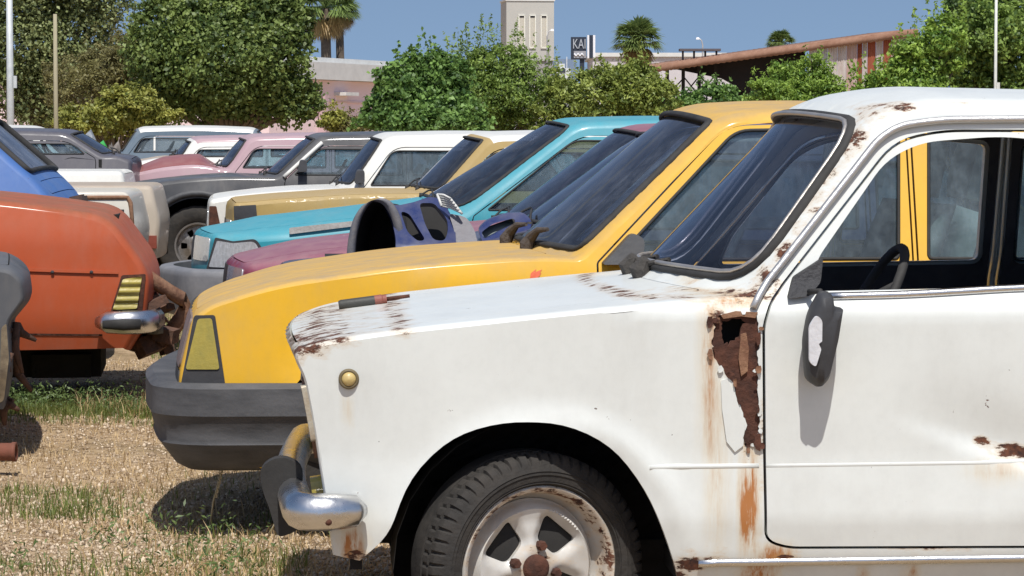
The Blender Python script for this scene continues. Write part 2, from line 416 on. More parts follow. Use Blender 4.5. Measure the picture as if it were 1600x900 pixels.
# wheels: one mesh per tyre kind, shared by copies
def tyre_mesh(rad, wid, rim, fine=False):
    mb = MB(); h = wid / 2
    prof = [(rim, -h * .72), (rim + .012, -h * .86), (rim + (rad - rim) * .45, -h * 1.0), (rad - .035, -h * .97), (rad - .014, -h * .88), (rad - .003, -h * .74), (rad, -h * .5), (rad, 0), (rad, h * .5), (rad - .003, h * .74), (rad - .014, h * .88), (rad - .035, h * .97), (rim + .012, h * .86), (rim, h * .72)]
    if fine:
        sw = [(rim + (rad - rim) * t, -h * (.86 + .14 * math.sin(min(1, t * 1.6) * math.pi / 2)) - (.0025 if k % 2 else 0)) for k, t in enumerate((.16, .17, .22, .23, .40, .41, .50, .51))]
        prof = prof[:2] + sw + prof[3:4] + [(rad - .022, -h * .94), (rad - .012, -h * .87), (rad - .004, -h * .77), (rad - .001, -h * .62), (rad - .001, -h * .55), (rad - .009, -h * .53), (rad - .009, -h * .47), (rad, -h * .45), (rad, -h * .12), (rad - .009, -h * .10), (rad - .009, -h * .04), (rad, -h * .02)] + prof[8:]
        n = 480
        def fn(i, j, r, hh):
            if 11 <= j <= 15 and i % 8 in (0, 1): r -= 0.008
            if 18 <= j <= 21 and (i + j) % 8 in (4, 5): r -= 0.005
            return r, hh
        mb.lathe(prof, n, fn=fn)
    else:
        mb.lathe(prof, 96, fn=lambda i, j, r, hh: (r - (0.005 if 4 <= j <= 9 and i % 4 == 0 else 0), hh))
    return mb
def rim_mesh(rim, wid, holes=6, hr=0.022):
    mb = MB(); h = wid / 2
    mb.lathe([(rim + .012, -h * .80), (rim + .008, -h * .86), (rim - .006, -h * .84), (rim - .016, -h * .6), (rim - .022, -h * .25), (rim - .02, h * .7)], 48)
    hs = [fillet([(rim * .62 + dx * 1.3, dz, .012) for dx, dz in ((-hr, -hr), (hr, -hr * 1.3), (hr, hr * 1.3), (-hr, hr))])] if holes else []
    H = []
    for k in range(holes):
        a = 2 * math.pi * k / holes; c, sn = math.cos(a), math.sin(a); H.append(hs[0] @ np.array([[c, sn], [-sn, c]]))
    cir = np.array([((rim - .02) * math.cos(a), (rim - .02) * math.sin(a)) for a in np.linspace(0, 2 * math.pi, 48, endpoint=False)])
    def S(a, b):
        q = math.hypot(a, b) / rim; return (a, -h * (0.28 + 0.30 * math.exp(-((q - 0.35) / 0.22) ** 2)), b), (0, 1, 0)
    panel(mb, cir, H, S, 0.02, flange=0.012)
    mb.lathe([(0.0, -h * .78), (0.03, -h * .78), (0.036, -h * .7), (0.036, -h * .4)], 20)
    return mb
WHEELS = {}
def wheel(parent, x, y, z, rad=0.29, wid=0.165, rimr=0.175, rmat=None, turn=0.0, kind='plain', holes=6):
    k = (rad, wid, rimr, kind, holes)
    if k not in WHEELS:
        WHEELS[k] = (tyre_mesh(rad, wid, rimr).build('tyre', TYRE), rim_mesh(rimr, wid, holes).build('rim', rmat or STEEL, sharp=40)); src = WHEELS[k]
    else: src = [o.copy() for o in WHEELS[k]]; [COL.objects.link(o) for o in src]
    w = bpy.data.objects.new('wheel', None); COL.objects.link(w); w.parent = parent; w.location = (x, y, z)
    w.rotation_euler = (0, 0, turn + (math.pi if y > 0 else 0))
    for o in src: o.parent = w
    if rmat and src[1].data.materials[0] is not rmat:
        src[1].data = src[1].data.copy(); src[1].data.materials[0] = rmat
    return w

def seat_mb(x, y, zf, w=0.50, head=True, back=0.60):
    mb = MB()
    def cushion(c, d, ang):
        n = 8; v = []; f = []
        for i in range(n + 1):
            for j in range(n + 1):
                a, b = -1 + 2 * i / n, -1 + 2 * j / n; e = (1 - abs(a) ** 4) * (1 - abs(b) ** 4)
                v.append((a * d[0] / 2, b * d[1] / 2, d[2] / 2 * (0.45 + 0.55 * e)))
        m = len(v)
        v += [(p[0], p[1], -d[2] / 2) for p in v]
        for i in range(n):
            for j in range(n):
                q = (i * (n + 1) + j, (i + 1) * (n + 1) + j, (i + 1) * (n + 1) + j + 1, i * (n + 1) + j + 1); f.append(q); f.append(tuple(m + t for t in q[::-1]))
        rim = [i * (n + 1) for i in range(n + 1)] + [n * (n + 1) + j for j in range(1, n + 1)] + [i * (n + 1) + n for i in range(n - 1, -1, -1)] + [j for j in range(n - 1, 0, -1)]
        for a, b in zip(rim, rim[1:] + rim[:1]): f.append((a, b, m + b, m + a))
        M = np.array(Matrix.Rotation(ang, 3, 'Y')); mb.add(np.array(v) @ M.T + np.array(c), f)
    cushion((x, y, zf + 0.16), (0.52, w, 0.16), R(-4))
    cushion((x + 0.30, y, zf + 0.22 + back / 2), (back, w, 0.15), R(-72))
    if head: cushion((x + 0.46, y, zf + 0.33 + back), (0.2, w * .6, 0.1), R(-78)); mb.tube([(x + .44, y - .06, zf + .2 + back), (x + .44, y - .06, zf + .3 + back)], .008, 6); mb.tube([(x + .44, y + .06, zf + .2 + back), (x + .44, y + .06, zf + .3 + back)], .008, 6)
    return mb
def mirror_pts(p): return [(q[0], -q[1], q[2]) for q in p]

def bumper_path(c, front, xend, out=0.03, bow=0.06, z=0.45, n=7, cr=0.16, xf=None):
    """from the near flank round the end to the other flank"""
    L = c.L; xn = (xf if xf is not None else c.P[np.argmin(abs(c.P[:len(c.P) // 3, 1] - z))][0]) if front else (xf if xf is not None else L)
    sx = 1 if front else -1; x0 = xn - sx * out
    w = c.Y(xn + sx * 0.25, z) + out; we = c.Y(xend, z) + out * .6
    half = [(xend, -we), (xn + sx * (cr + .12), -w)]
    pts = fillet([(xend, -we, 0), (x0 + sx * 0.01, -w + .0, cr), (x0 - sx * bow, 0, 0)], 7, closed=False)
    pts = [tuple(p) for p in pts]
    a, b = np.array(pts[-2]), np.array(pts[-1]); mid = []
    for k in range(1, n): t = k / n; q = a + (b - a) * t; q[0] = a[0] + (b[0] - a[0]) * math.sin(t * math.pi / 2); mid.append(tuple(q))
    pts = pts[:-1] + mid + [pts[-1]]
    full = pts + [(p[0], -p[1]) for p in pts[-2::-1]]
    return [(p[0], p[1], z) for p in full]
def rsec(d, h, r=0.02, n=3, inn=0.0, dirn=-1):
    """rounded rectangle: outward depth d, height h"""
    q = fillet([(inn, -h / 2, .005), (dirn * d, -h / 2, r), (dirn * d, h / 2, r), (inn, h / 2, .005)], n); return [tuple(p) for p in q]

def default_doors(c, four=True, xb=None, dz=0.0, zbot=None, rear_end=None):
    """door and window outlines that follow the screen pillar and the roof line"""
    k = c.key; X = lambda key: c.at_u(k[key])
    xc, zc = X('cowl')[:2]; xt, zt = X('wt')[:2]; xr, zr = X('rt')[:2]; xrb, zrb = X('rb')[:2]
    zb = zc - 0.0 + dz; zl = zbot if zbot else c.sz[0] + 0.08
    xl = lambda z, o: xc + (xt - xc) * (z - zc) / (zt - zc) + o
    zt2 = zt - 0.06; xB = xb or xt + (0.78 if four else 1.0); doors = []
    d1 = [(xc + .06, zl, .06), (xc + .06, zb - .06, .02), (xl(zb, .07), zb - .02, .01), (xl(zt2, .09), zt2, .1), (xB, zr - .055, .01), (xB, zl, .03)]
    w1 = [(xl(zb + .03, .10) + .02, zb + .015, .015), (xl(zt2 - .04, .11), zt2 - .032, .06), (xB - .04, zr - .09, .015), (xB - .04, zb + .015, .015)]
    doors.append(dict(out=d1, win=w1, handle=(xB - .1, zb - .09)))
    if four:
        xe = xr + .02; xD = rear_end or xB + .72
        d2 = [(xB + .012, zl, .03), (xB + .012, zr - .055, .01), (xe - .05, zr - .055, .08), (min(xD, xe + .3), zb, .05), (xD, zb - .25, .05), (xD - .22, zl, .1)]
        w2 = [(xB + .05, zb + .015, .015), (xB + .05, zr - .09, .015), (xe - .12, zr - .09, .06), (min(xD - .07, xe + .2), zb + .015, .015)]
        doors.append(dict(out=d2, win=w2, handle=(xD - .12, zb - .09)))
    return doors

def build_car(c, root, mats, wheels, doors, opt=None):
    o = dict(pill=0.075, hood=True, hood_v=0.80, trunk=True, roof=True, interior=True, both=True, seal=0.008, ws_r=0.07, glass_doors=True, step=0.06, wiper=True, attrs=None, seat=SEATM,
             rim=STEEL, wr=0.29, rimr=0.175, ww=0.165, floor=0.27, mirror=None, handles=True, rail=None, extra_holes=[], seat_far=None, sdash=0.0, rearglass=True, turn=0.0, wx=None, headrest=True, swx=0.0)
    o.update(opt or {}); body, hood_m, roof_m, door_m = mats['body'], mats.get('hood', mats['body']), mats.get('roof', mats['body']), mats.get('door', mats['body'])
    K = c.key; top = c.top(); vl = c.vlist(); W = c.W; wheel_hidden = o['wx'] or []
    uend = c.U[-1]; u_lip, u_cowl, u_wt, u_rt, u_rb, u_tl = (K[k] for k in ('lip', 'cowl', 'wt', 'rt', 'rb', 'tl'))
    mb = MB(); parts = {}
    # flanks
    zs = c.sz[0]; edge = c.edge(0, uend)
    bot = []
    for ax, az, ar in sorted(c.arch, key=lambda a: -a[0]):
        a0 = math.asin(max(-1, min(1, (zs - az) / ar)))
        cu = getattr(c, 'arch_poly', {}).get(round(ax, 3))
        bot += list(cu[::-1]) if cu is not None else [(ax + ar * math.cos(t), az + ar * math.sin(t)) for t in np.linspace(a0, math.pi - a0, 22)]
    xe, ze = edge[-1]; xs, z0 = edge[0]
    tailp = [(xe, ze)] if ze > zs + .02 else []
    outer = np.array([tuple(p) for p in edge] + [tuple(p) for p in bot])
    douts = [fillet(d['out']) for d in doors]; qwin = [fillet(q) for q in o.get('quarter', [])]
    for sign in (-1, 1):
        ex = [fillet(h) for h in o['extra_holes']] if sign == c.near else []
        panel(mb, outer, douts + qwin + ex, c.side(sign), o['step'], flange=0.03, flip=sign > 0)
    # nose, bonnet surround, screen pillars, tail
    us = lambda a, b: [u for u in np.unique(np.concatenate([np.arange(a, b, .07), c.U[(c.U > a) & (c.U < b)]])) if a + .008 < u < b - .008]
    def thin(l):
        r = []
        for u in l:
            if not r or u - r[-1] > 0.012: r.append(u)
        return r
    hv = W * o['hood_v']; wv = W * (1 - o['pill']); holes = []
    if o['hood']: hp = rect(u_lip + .012, u_cowl - .05, -hv, hv, .05); holes.append(hp)
    wp = rect(u_cowl + .035, u_wt - .028, -wv, wv, o['ws_r']); holes.append(wp)
    holes += [c.nose_poly(q) for q in o.get('nose_holes', [])]
    us1 = u_wt + .012
    ul = thin(us(0, us1)); panel(mb, strip_outer(0, us1, W, ul, vl), holes, top, .16, grid=(ul, vl), flange=0.02, flip=True, hstep=.05, rim=False)
    us2 = u_rt - .012; holes = []
    gp = rect(u_rt + .03, u_rb - .03, -wv, wv, o['ws_r'])
    if o['rearglass']: holes.append(gp)
    if o['trunk']: tp = rect(u_rb + .05, u_tl + .02, -hv, hv, .04); holes.append(tp)
    ul = thin(us(us2, uend)); panel(mb, strip_outer(us2, uend, W, ul, vl), holes, top, .16, grid=(ul, vl), flange=0.02, flip=True, hstep=.05, rim=False)
    rb_ = MB(); ul = thin(us(us1, us2)); panel(rb_, strip_outer(us1, us2, W, ul, vl), [], top, .16, grid=(ul, vl), flange=0.0, flip=True)
    parts['body'] = mb.build('body', body, root, o['attrs'])
    parts['roof'] = rb_.build('roof', roof_m, root, o['attrs'])
    if o['hood']:
        q = MB(); panel(q, inset(hp, .005), [], top, .06, grid=(thin(us(u_lip, u_cowl)), vl), flange=0.03, flip=True); parts['hood'] = q.build('bonnet', hood_m, root, o['attrs'])
    if o['trunk']:
        q = MB(); panel(q, inset(tp, .005), [], top, .06, grid=(thin(us(u_rb, u_tl + .05)), vl), flange=0.03, flip=True); q.build('boot_lid', mats.get('trunk', body), root)
    # screens and their rubber
    def screen(name, poly, gm):
        if gm is not None:
            q = MB(); panel(q, poly, [], c.top(-.008), .08, flange=0, flip=True); parts[name] = q.build(name, gm, root)
        pts = [np.array(c.top(.002)(a, b)[0]) for a, b in resample(poly, .05)]; q = MB(); q.tube(pts, o['seal'], 8, closed=True, flat=1.6, up=(1, 0, 0.35)); q.build('rubber_seal', RUBBER, root)
    screen('windscreen', wp, mats.get('glass', GLASS_W))
    if o['rearglass']: screen('rear_window', gp, mats.get('glass', GLASS_W))
    # doors
    for sign in ((-1, 1) if o['both'] else (c.near,)):
        for k, d in enumerate(doors):
            dm = d.get('mat', door_m)
            q = MB(); do = inset(fillet(d['out']), c.gap); wi = [fillet(d['win'])] if d.get('win') else []
            panel(q, do, wi, c.side(sign, d.get('proud', .001)), o['step'] * (1 if sign == c.near else 2), flange=0.03, flip=sign > 0)
            dob = q.build('door', dm, root, o['attrs']); parts[('door', sign, k)] = dob
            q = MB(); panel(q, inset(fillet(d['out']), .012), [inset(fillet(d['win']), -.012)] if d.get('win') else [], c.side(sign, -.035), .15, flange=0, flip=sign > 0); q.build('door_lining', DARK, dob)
            if d.get('win') and o['glass_doors'] and not (d.get('open')):
                q = MB(); panel(q, inset(fillet(d['win']), -.01), [], c.side(sign, -.016), .12, flange=0, flip=sign > 0); q.build('side_window', mats.get('sglass', GLASS_S), dob)
                pts = [np.array(c.side(sign, .001)(a, b)[0]) for a, b in resample(fillet(d['win']), .06)]; q = MB(); q.tube(pts, .006, 6, closed=True, up=(0, 1, 0)); q.build('window_seal', RUBBER, dob)
            if o['handles'] and d.get('handle') and sign == c.near:
                hx, hz = d['handle']; y = sign * (c.Y(hx, hz) + .012); q = MB(); q.tube([(hx - .06, y - sign * .02, hz), (hx - .055, y + sign * .008, hz), (hx, y + sign * .012, hz), (hx + .055, y + sign * .008, hz), (hx + .06, y - sign * .02, hz)], .011, 8); q.build('door_handle', mats.get('trim', CHROME), dob)
        for qw in qwin:
            q = MB(); panel(q, inset(qw, -.01), [], c.side(sign, -.014), .12, flange=0, flip=sign > 0); q.build('quarter_window', mats.get('sglass', GLASS_S), root)
    # underside, wheel housings, bulkhead
    q = MB(); xw = sorted(a[0] for a in c.arch); xf0 = c.P[:, 0].min() + .1; xt_ = c.L - .08; wi = W - .06
    xc = c.at_u(u_cowl)[0]; zc = c.at_u(u_cowl)[1]; ff = o['floor']
    q.box(((xf0 + xt_) / 2 + .15, 0, zs + .06), (xt_ - xf0 - .3, 2 * (W - .32), .05)); q.box(((xw[0] + xw[-1]) / 2, 0, zs + .045), (xw[-1] - xw[0] - .68, 2 * wi, .05)) if len(xw) > 1 else None
    q.box((xc + .02, 0, (zs + zc) / 2), (.03, 2 * wi - .02, zc - zs - .07)); q.box(((xf0 + xc) / 2, 0, (zs + zc) / 2 - .03), (xc - xf0 - .1, 2 * (W - .34), zc - zs - .22))
    q.box((xf0 + .05, 0, zs + .16), (.03, 2 * wi - .2, .24))
    xrb = c.at_u(u_rb)[0]; q.box(((xrb + xt_) / 2, 0, (zs + zc) / 2), (max(.1, xt_ - xrb - .15), 2 * (W - .34), zc - zs - .25))
    for ax, az, ar in c.arch:
        for sg in (-1, 1):
            n = 18; v = []; rr = ar + .012
            for t in np.linspace(-.5, math.pi + .5, n): v += [(ax + rr * math.cos(t), sg * (W - .035), az + rr * math.sin(t)), (ax + rr * math.cos(t), sg * (W - .34), az + rr * math.sin(t))]
            q.add(v, [(2 * i, 2 * i + 1, 2 * i + 3, 2 * i + 2) for i in range(n - 1)]); q.add([v[2 * i + 1] for i in range(n)], [tuple(range(n))])
    q.build('underbody', UNDER, root)
    if o['interior']:
        q = MB(); xd = xc + .08; zd = zc - .02 + o['sdash']
        sec = fillet([(xd - .05, zd - .3), (xd - .02, zd - .02, .04), (xd + .25, zd + .01, .06), (xd + .36, zd - .08, .06), (xd + .33, zd - .32)], 4, closed=False)
        yy = np.linspace(-(W - .09), W - .09, 9); v = [(a, y, b) for y in yy for a, b in sec]; m = len(sec)
        q.add(v, [(i * m + j, i * m + j + 1, (i + 1) * m + j + 1, (i + 1) * m + j) for i in range(len(yy) - 1) for j in range(m - 1)]); q.build('dashboard', DASH, root)
        q = MB(); cs = np.array([xd + .45 + o['swx'], c.near * .36, zd + .0]); tl = R(28); n = 28; ring = [cs + np.array([math.sin(tl) * .185 * math.sin(t), .185 * math.cos(t), math.cos(tl) * .185 * math.sin(t)]) for t in np.linspace(0, 2 * math.pi, n, endpoint=False)]
        q.tube(ring, .013, 8, closed=True); ax_ = np.array([-math.cos(tl), 0, math.sin(tl) * .9])
        hub = cs + ax_ * -.0 + np.array([-.05, 0, 0]); q.tube([hub, hub + np.array([-.3, 0, -.17])], .03, 10)
        for t in (0.35, math.pi - .35, -math.pi / 2): q.tube([hub, ring[int((t % (2 * math.pi)) / (2 * math.pi) * n) % n]], .014, 6)
        q.build('steering_wheel', RUBBER, root)
        xs_ = xc + .95
        for y in (-.37, .37): seat_mb(xs_, y, ff, head=o['headrest']).build('front_seat', o['seat_far'] if (o['seat_far'] and y * c.near < 0) else o['seat'], root)
        seat_mb(xs_ + .85, 0, ff, w=1.2, head=False, back=.5).build('rear_seat', o['seat'], root)
    for ax, az, rad in wheels:
        for sg in (-1, 1): wheel(root, ax, sg * (W - .02 - o['ww'] / 2), az, rad, o['ww'], o['rimr'], o['rim'])
    if o['wiper']:
        for yy_ in (0.1, 0.6):
            p0 = np.array(top(u_cowl - .005, c.near * W * (yy_ - .05))[0]); p1 = np.array(c.top(.014)(u_cowl + .09, c.near * W * (yy_ - .52))[0]); p0[2] += .012; p0[0] -= .01
            q = MB(); q.tube([p0 + (0, 0, -.02), p0 + (0, 0, .012)], [.016, .013], 8); q.tube([p0, (p0 + p1) / 2 + np.array([0, 0, .012]), p1], .006, 6); q.build('wiper', RUBBER, root)
    if o['mirror']:
        x, z = o['mirror']; sg = c.near; y = sg * c.Y(x, z); q = MB()
        q.tube([(x, y - sg * .01, z - .01), (x + .01, y + sg * .05, z)], [.03, .022], 8)
        v = fillet([(-.045, -.055, .03), (.05, -.05, .02), (.05, .055, .02), (-.02, .065, .03)], 4); n = len(v); hw = .16
        q.add([(x + .0 + a * .9, y + sg * (.04 + (i * hw)), z + .02 + b * (1 - .12 * i)) for i in (0, 1) for a, b in v], [(j, (j + 1) % n, n + (j + 1) % n, n + j) for j in range(n)] + [tuple(range(n)), tuple(range(n, 2 * n))])
        q.build('door_mirror', BLACKP, root, sharp=35)
    return parts

def onface(c, root, name, pts, mat, off=0.004, tail=False, r=0.02, flange=0.01, step=0.05, bars=None):
    q = MB(); panel(q, c.nose_poly(pts, tail, r), [], c.top(off), step, flange=flange, flip=True); return q.build(name, mat, root)
def onside(c, root, name, pts, mat, off=0.004, sign=None, step=0.04, flange=0.01, r=None):
    q = MB(); sg = sign or c.near; panel(q, fillet(pts), [], c.side(sg, off), step, flange=flange, flip=sg > 0); return q.build(name, mat, root)
def bumper(c, root, name, mat, front=True, xend=0.5, z=0.45, d=0.06, h=0.11, out=0.05, bow=0.05, r=0.02, cr=0.14, xf=None, sec=None):
    p = bumper_path(c, front, xend, out, bow, z, cr=cr, xf=xf); q = MB(); q.sweep(p, sec or rsec(d, h, r, dirn=-1 if front else 1)); return q.build(name, mat, root, sharp=50)

def boxy_prof(lip, cowl, wt, rt, rb, tl, L, zb=0.30, nose=0.04, hb=0.02, crown=0.035, ws=0.07, hood_mid=None, tail_in=0.04, noser=0.04, n_in=0.04):
    xl, zl = lip; xc, zc = cowl
    p = [(xl + n_in, zb, nose, 0, 'n0'), (xl - .0, (zb + zl) / 2 - .05, nose, .08, None), (xl + .02, zl, nose, noser, 'lip')]
    p += [(m[0], m[1], hb, .3, None) for m in (hood_mid or [((xl + xc) / 2, zl + (zc - zl) * .58)])]
    p += [(xc, zc, ws * .6, .03, 'cowl'), (wt[0], wt[1], crown, .10, 'wt'), ((wt[0] + rt[0]) / 2, max(wt[1], rt[1]) + .015, crown, .4, None), (rt[0], rt[1], crown, .10, 'rt'), (rb[0], rb[1], .03, .04, 'rb'), (tl[0], tl[1], .03, .05, 'tl'), (L, (zb + tl[1]) / 2, .04, .06, None), (L - tail_in, zb, .04, 0, 't0')]
    return p
def tail_frame(px, d, W, rz, L, near=-1):
    X = (px - CX) / F_PX * d; lat = np.array([-math.sin(rz), math.cos(rz)]); ax = np.array([math.cos(rz), math.sin(rz)]); O = np.array([X, d]) - near * W * lat - L * ax
    return (O[0], O[1], 0.0)
def frame(px, d, W, rz, near=-1):
    """car origin (nose centre on the ground) whose near front corner projects at column px, at distance d"""
    X = (px - CX) / F_PX * d; lat = np.array([-math.sin(rz), math.cos(rz)]); O = np.array([X, d]) - near * W * lat
    return (O[0], O[1], 0.0)
ALPHA = R(4.0)
WHITEP = paint('white_paint', (0.72, 0.745, 0.715), rough=0.40, dust=0.12, fade=0.5, fadecol=(0.64, 0.66, 0.63), coat=0.3, dustcol=(0.50, 0.47, 0.43), bump=0.10, chips=.012, grime=.10)
YELLOWP = paint('yellow_paint', (0.82, 0.455, 0.008), rough=0.48, coat=.12, dust=0.95, fade=0.6, fadecol=(0.70, 0.41, 0.035), chips=-.01, dustcol=(0.38, 0.27, 0.14))
GREYBUMP = plain('weathered_bumper_plastic', (0.045, 0.046, 0.05), 0.7, scale=5, col2=(0.105, 0.105, 0.11), stretch=(1, 1, 4), bump=0.15, bscale=60)

def blobs(lst):
    def f(v):
        r = np.zeros(len(v))
        for b in lst:
            x, z, rx, rz, a = b[:5]; q = ((v[:, 0] - x) / rx) ** 2 + ((v[:, 2] - z) / rz) ** 2; g = a * np.exp(-q ** 1.5)
            if len(b) > 5: g = g * ((v[:, 1] > b[5]) & (v[:, 1] < b[6]))
            r = np.maximum(r, g)
        return r
    return f

# ---------------------------------------------------------------- white saloon in the foreground
def white_car():
    W = 0.80
    root = thing('rusty_saloon_car', 'rusty white four-door saloon in the foreground with turned front wheel and dangling broken mirror', 'car', frame(470, 6.77, W, ALPHA), ALPHA, 'scrapped cars parked side by side')
    c = Car(root.location, ALPHA, W, [(.18, -.05), (.26, -.018), (.36, -.004), (.52, -.011), (.70, -.004), (.84, .001), (.880, .002), (.889, -.003), (.955, -.046), (1.38, -.155)],
            front=(0.05, 0.35), L=4.05, r=(0.032, 0.055, .02))
    c.phm = (R(56), R(70)); T = c.T
    wx, wz = T(850, 889)
    c.arch = [(wx, wz + .0, 0.365), (wx + 2.42, wz, 0.34)]
    ap = fillet([T(a, b) + (.12,) for a, b in ((562, 876), (606, 838), (640, 745), (706, 682), (785, 658), (880, 660), (955, 695), (1010, 765), (1045, 850), (1066, 930))], 4, closed=False)
    c.arch_poly = {round(wx, 3): ap}
    cw = T(1186, 459, -.74); wt = T(1374, 178, -.66)
    prof = [T(520, 868) + (.0, 0, 'n0', .0), T(510, 800) + (.0, .05, None, .0), T(488, 660) + (.0, .1, None, .0), T(475, 592) + (.0, .02, None, .0), T(461, 562) + (.0, .012, None, .02), T(464, 548) + (.008, .015, 'lip', .035), T(510, 532) + (.004, .06, None, .03), T(620, 515) + (.002, .3, None, .0), T(800, 496) + (.004, .3, None), T(960, 479) + (.014, .2, None),
            cw + (.02, .03, 'cowl', .22), wt + (.05, .09, 'wt', .06), T(1450, 158, -.66) + (.05, .1, None), (2.2, 1.40, .045, .3, None), (2.75, 1.38, .045, .2, 'rt'), (3.15, .96, .03, .05, 'rb'), (3.95, .90, .03, .05, 'tl'), (4.05, .6, .03, .05, None), (4.0, .30, .03, 0, 't0')]
    c.set_prof(prof)
    d1 = [T(1194, 846) + (.05,), T(1191, 510) + (.02,), T(1200, 474) + (.03,), T(1396, 219) + (.12,), T(1470, 202) + (.1,), (2.115, 1.335, .02), (2.10, T(1600, 858)[1], .03), T(1230, 858) + (.04,)]
    w1 = [T(1262, 456) + (.02,), T(1280, 400) + (.02,), T(1384, 250) + (.1,), T(1440, 222) + (.12,), T(1560, 213) + (.05,), (2.06, 1.295, .02), (2.06, T(1600, 447)[1], .02)]
    zb = T(1600, 447)[1]; zl = d1[-2][1]
    d2 = [(2.125, zl, .03), (2.127, 1.335, .02), (2.62, 1.325, .1), (2.90, .97, .06), (2.86, .62, .06), (2.62, zl, .08)]
    w2 = [(2.18, zb, .02), (2.18, 1.29, .02), (2.58, 1.28, .1), (2.80, zb, .04)]
    hx = lambda *p: [T(a, b) for a, b in p]
    patch = hx((1124, 493), (1160, 492), (1183, 494), (1186, 510), (1184, 560), (1185, 640), (1185, 698), (1164, 697), (1166, 665), (1158, 640), (1150, 622), (1146, 600), (1136, 588), (1124, 572), (1114, 552), (1111, 532), (1118, 508), (1110, 502), (1120, 495))
    hole = hx((1130, 500), (1144, 498), (1160, 498), (1166, 505), (1158, 513), (1157, 524), (1147, 532), (1140, 541), (1130, 533), (1127, 514))
    def ragged(pts, amp, seed):
        rg = random.Random(seed); pp = resample(np.array(pts), .010); return [(a + rg.gauss(0, amp), b + rg.gauss(0, amp)) for a, b in pp]
    patch = ragged(patch, .0022, 4); hole = ragged(hole, .0022, 5)
    # dent across the door
    ax, az = T(1385, 640); bx, bz = T(1560, 700)
    def dent(x, z):
        t = ((x - ax) * (bx - ax) + (z - az) * (bz - az)) / ((bx - ax) ** 2 + (bz - az) ** 2); dd = ((x - ax) * (bz - az) - (z - az) * (bx - ax)) / math.hypot(bx - ax, bz - az)
        if t < 0: return 0
        return -.020 * min(1, t) ** 1.3 * math.exp(-(dd / .10) ** 2) if dd < 0 else -.020 * min(1, t) ** 1.3 * math.exp(-(dd / .022) ** 2)
    c.dents = [dent]
    P = lambda px, py, rx, rz, a, *y: (*T(px, py), rx, rz, a, *y)
    rl = [P(496, 540, .06, .045, .40, -.82, .5), P(468, 552, .04, .04, .42), P(570, 522, .10, .03, .27), P(630, 516, .06, .025, .34), P(1075, 880, .05, .045, .47, -.9, 0), P(1120, 868, .06, .03, .32, -.9, 0),
          P(1575, 703, .07, .028, .50, -.9, 0), P(1620, 712, .09, .026, .52, -.9, 0), P(1535, 690, .03, .025, .46, -.9, 0), P(1500, 722, .10, .008, .36, -.9, 0), P(1160, 466, .07, .03, .40), P(1090, 463, .08, .02, .32), P(1205, 452, .04, .04, .42, -.9, -.5), P(1375, 172, .06, .03, .36), P(1415, 166, .05, .02, .40),
          P(545, 870, .03, .03, .36, -.9, -.4), P(1120, 490, .03, .04, .40, -.9, -.5), P(1230, 866, .06, .02, .36, -.9, 0), P(1190, 700, .012, .2, .36, -.9, 0), P(935, 447, .05, .012, .46, -.5, .2), P(520, 530, .10, .035, .33, -.82, .6), P(1000, 468, .12, .010, .38), P(1148, 480, .045, .02, .44, -.9, -.5), P(1105, 530, .02, .10, .30, -.9, 0), P(1170, 700, .02, .05, .40, -.9, 0), P(1500, 160, .08, .01, .3), P(1060, 895, .03, .05, .46, -.9, 0), P(555, 862, .05, .02, .40, -.9, -.4), P(1440, 858, .25, .006, .34, -.9, 0)]
    for k in range(14):
        t = k / 13; rl.append(P(1188 + t * 170, 455 - t * 262, .035, .035, .34 + .06 * math.sin(k * 2.3), -.9, -.4))
    rng = random.Random(3)
    sl = [P(1108, 560, .022, .28, .55, -.9, 0), P(1120, 720, .03, .25, .35, -.9, 0), P(1170, 790, .022, .13, 1.0, -.9, 0), P(1212, 868, .045, .03, .9, -.9, 0), P(1185, 900, .05, .05, .7, -.9, 0), P(550, 855, .03, .05, .9, -.9, 0), P(1150, 470, .06, .02, .6), P(1560, 735, .08, .03, .3, -.9, 0),
          P(618, 545, .006, .03, .35, -.9, 0), P(1425, 900, .02, .05, .5, -.9, 0), P(1350, 905, .015, .04, .5, -.9, 0), P(543, 640, .006, .04, .3, -.9, 0)]
    rl = [(*b[:4], b[4] + .085, *b[5:]) for b in rl]; sl = [(*b[:4], min(2.2, b[4] * 1.8), *b[5:]) for b in sl]
    attrs = {'rust': blobs(rl), 'stain': blobs(sl)}
    RIMP = paint('wheel_paint', (0.62, 0.62, 0.60), rough=0.4, dust=0.1, fade=0.7, fadecol=(0.34, 0.31, 0.27), rust=0.06, coat=0.2)
    parts = build_car(c, root, dict(body=WHITEP, trim=CHROME, glass=glass('white_car_screen', (0.62, 0.64, 0.74), 0.03, 1.36)), [(wx + 2.42, wz, .285)],
                      [dict(out=d1, win=w1, open=True), dict(out=d2, win=w2)],
                      dict(step=.022, attrs=attrs, extra_holes=[patch], pill=.075, ws_r=.12, seal=.010, hood_v=.80, wiper=False, sdash=-.05, swx=-.17, headrest=False, rimr=.19, rim=RIMP))
    # rusted-through patch behind the wheel arch: bare metal set back, a real hole in it, flaked paint beside it
    q = MB(); panel(q, np.array(patch), [np.array(hole)], c.side(-1, -.006), .02, flange=.012); po = q.build('rust_patch', RUST, root)
    q = MB(); panel(q, inset(fillet([p + (.01,) for p in hx((1108, 480), (1189, 480), (1189, 700), (1108, 700))]), -.0), [], c.side(-1, -.07), .1, flange=0); q.build('dark_backing', UNDER, po)  # black backing sheet paints the shade inside the hole
    q = MB(); panel(q, np.array(hx((1158, 522), (1166, 520), (1170, 545), (1168, 580), (1158, 588), (1154, 560))), [], c.side(-1, .001), .02, flange=.01); q.build('flaking_rust', RUSTL, po)
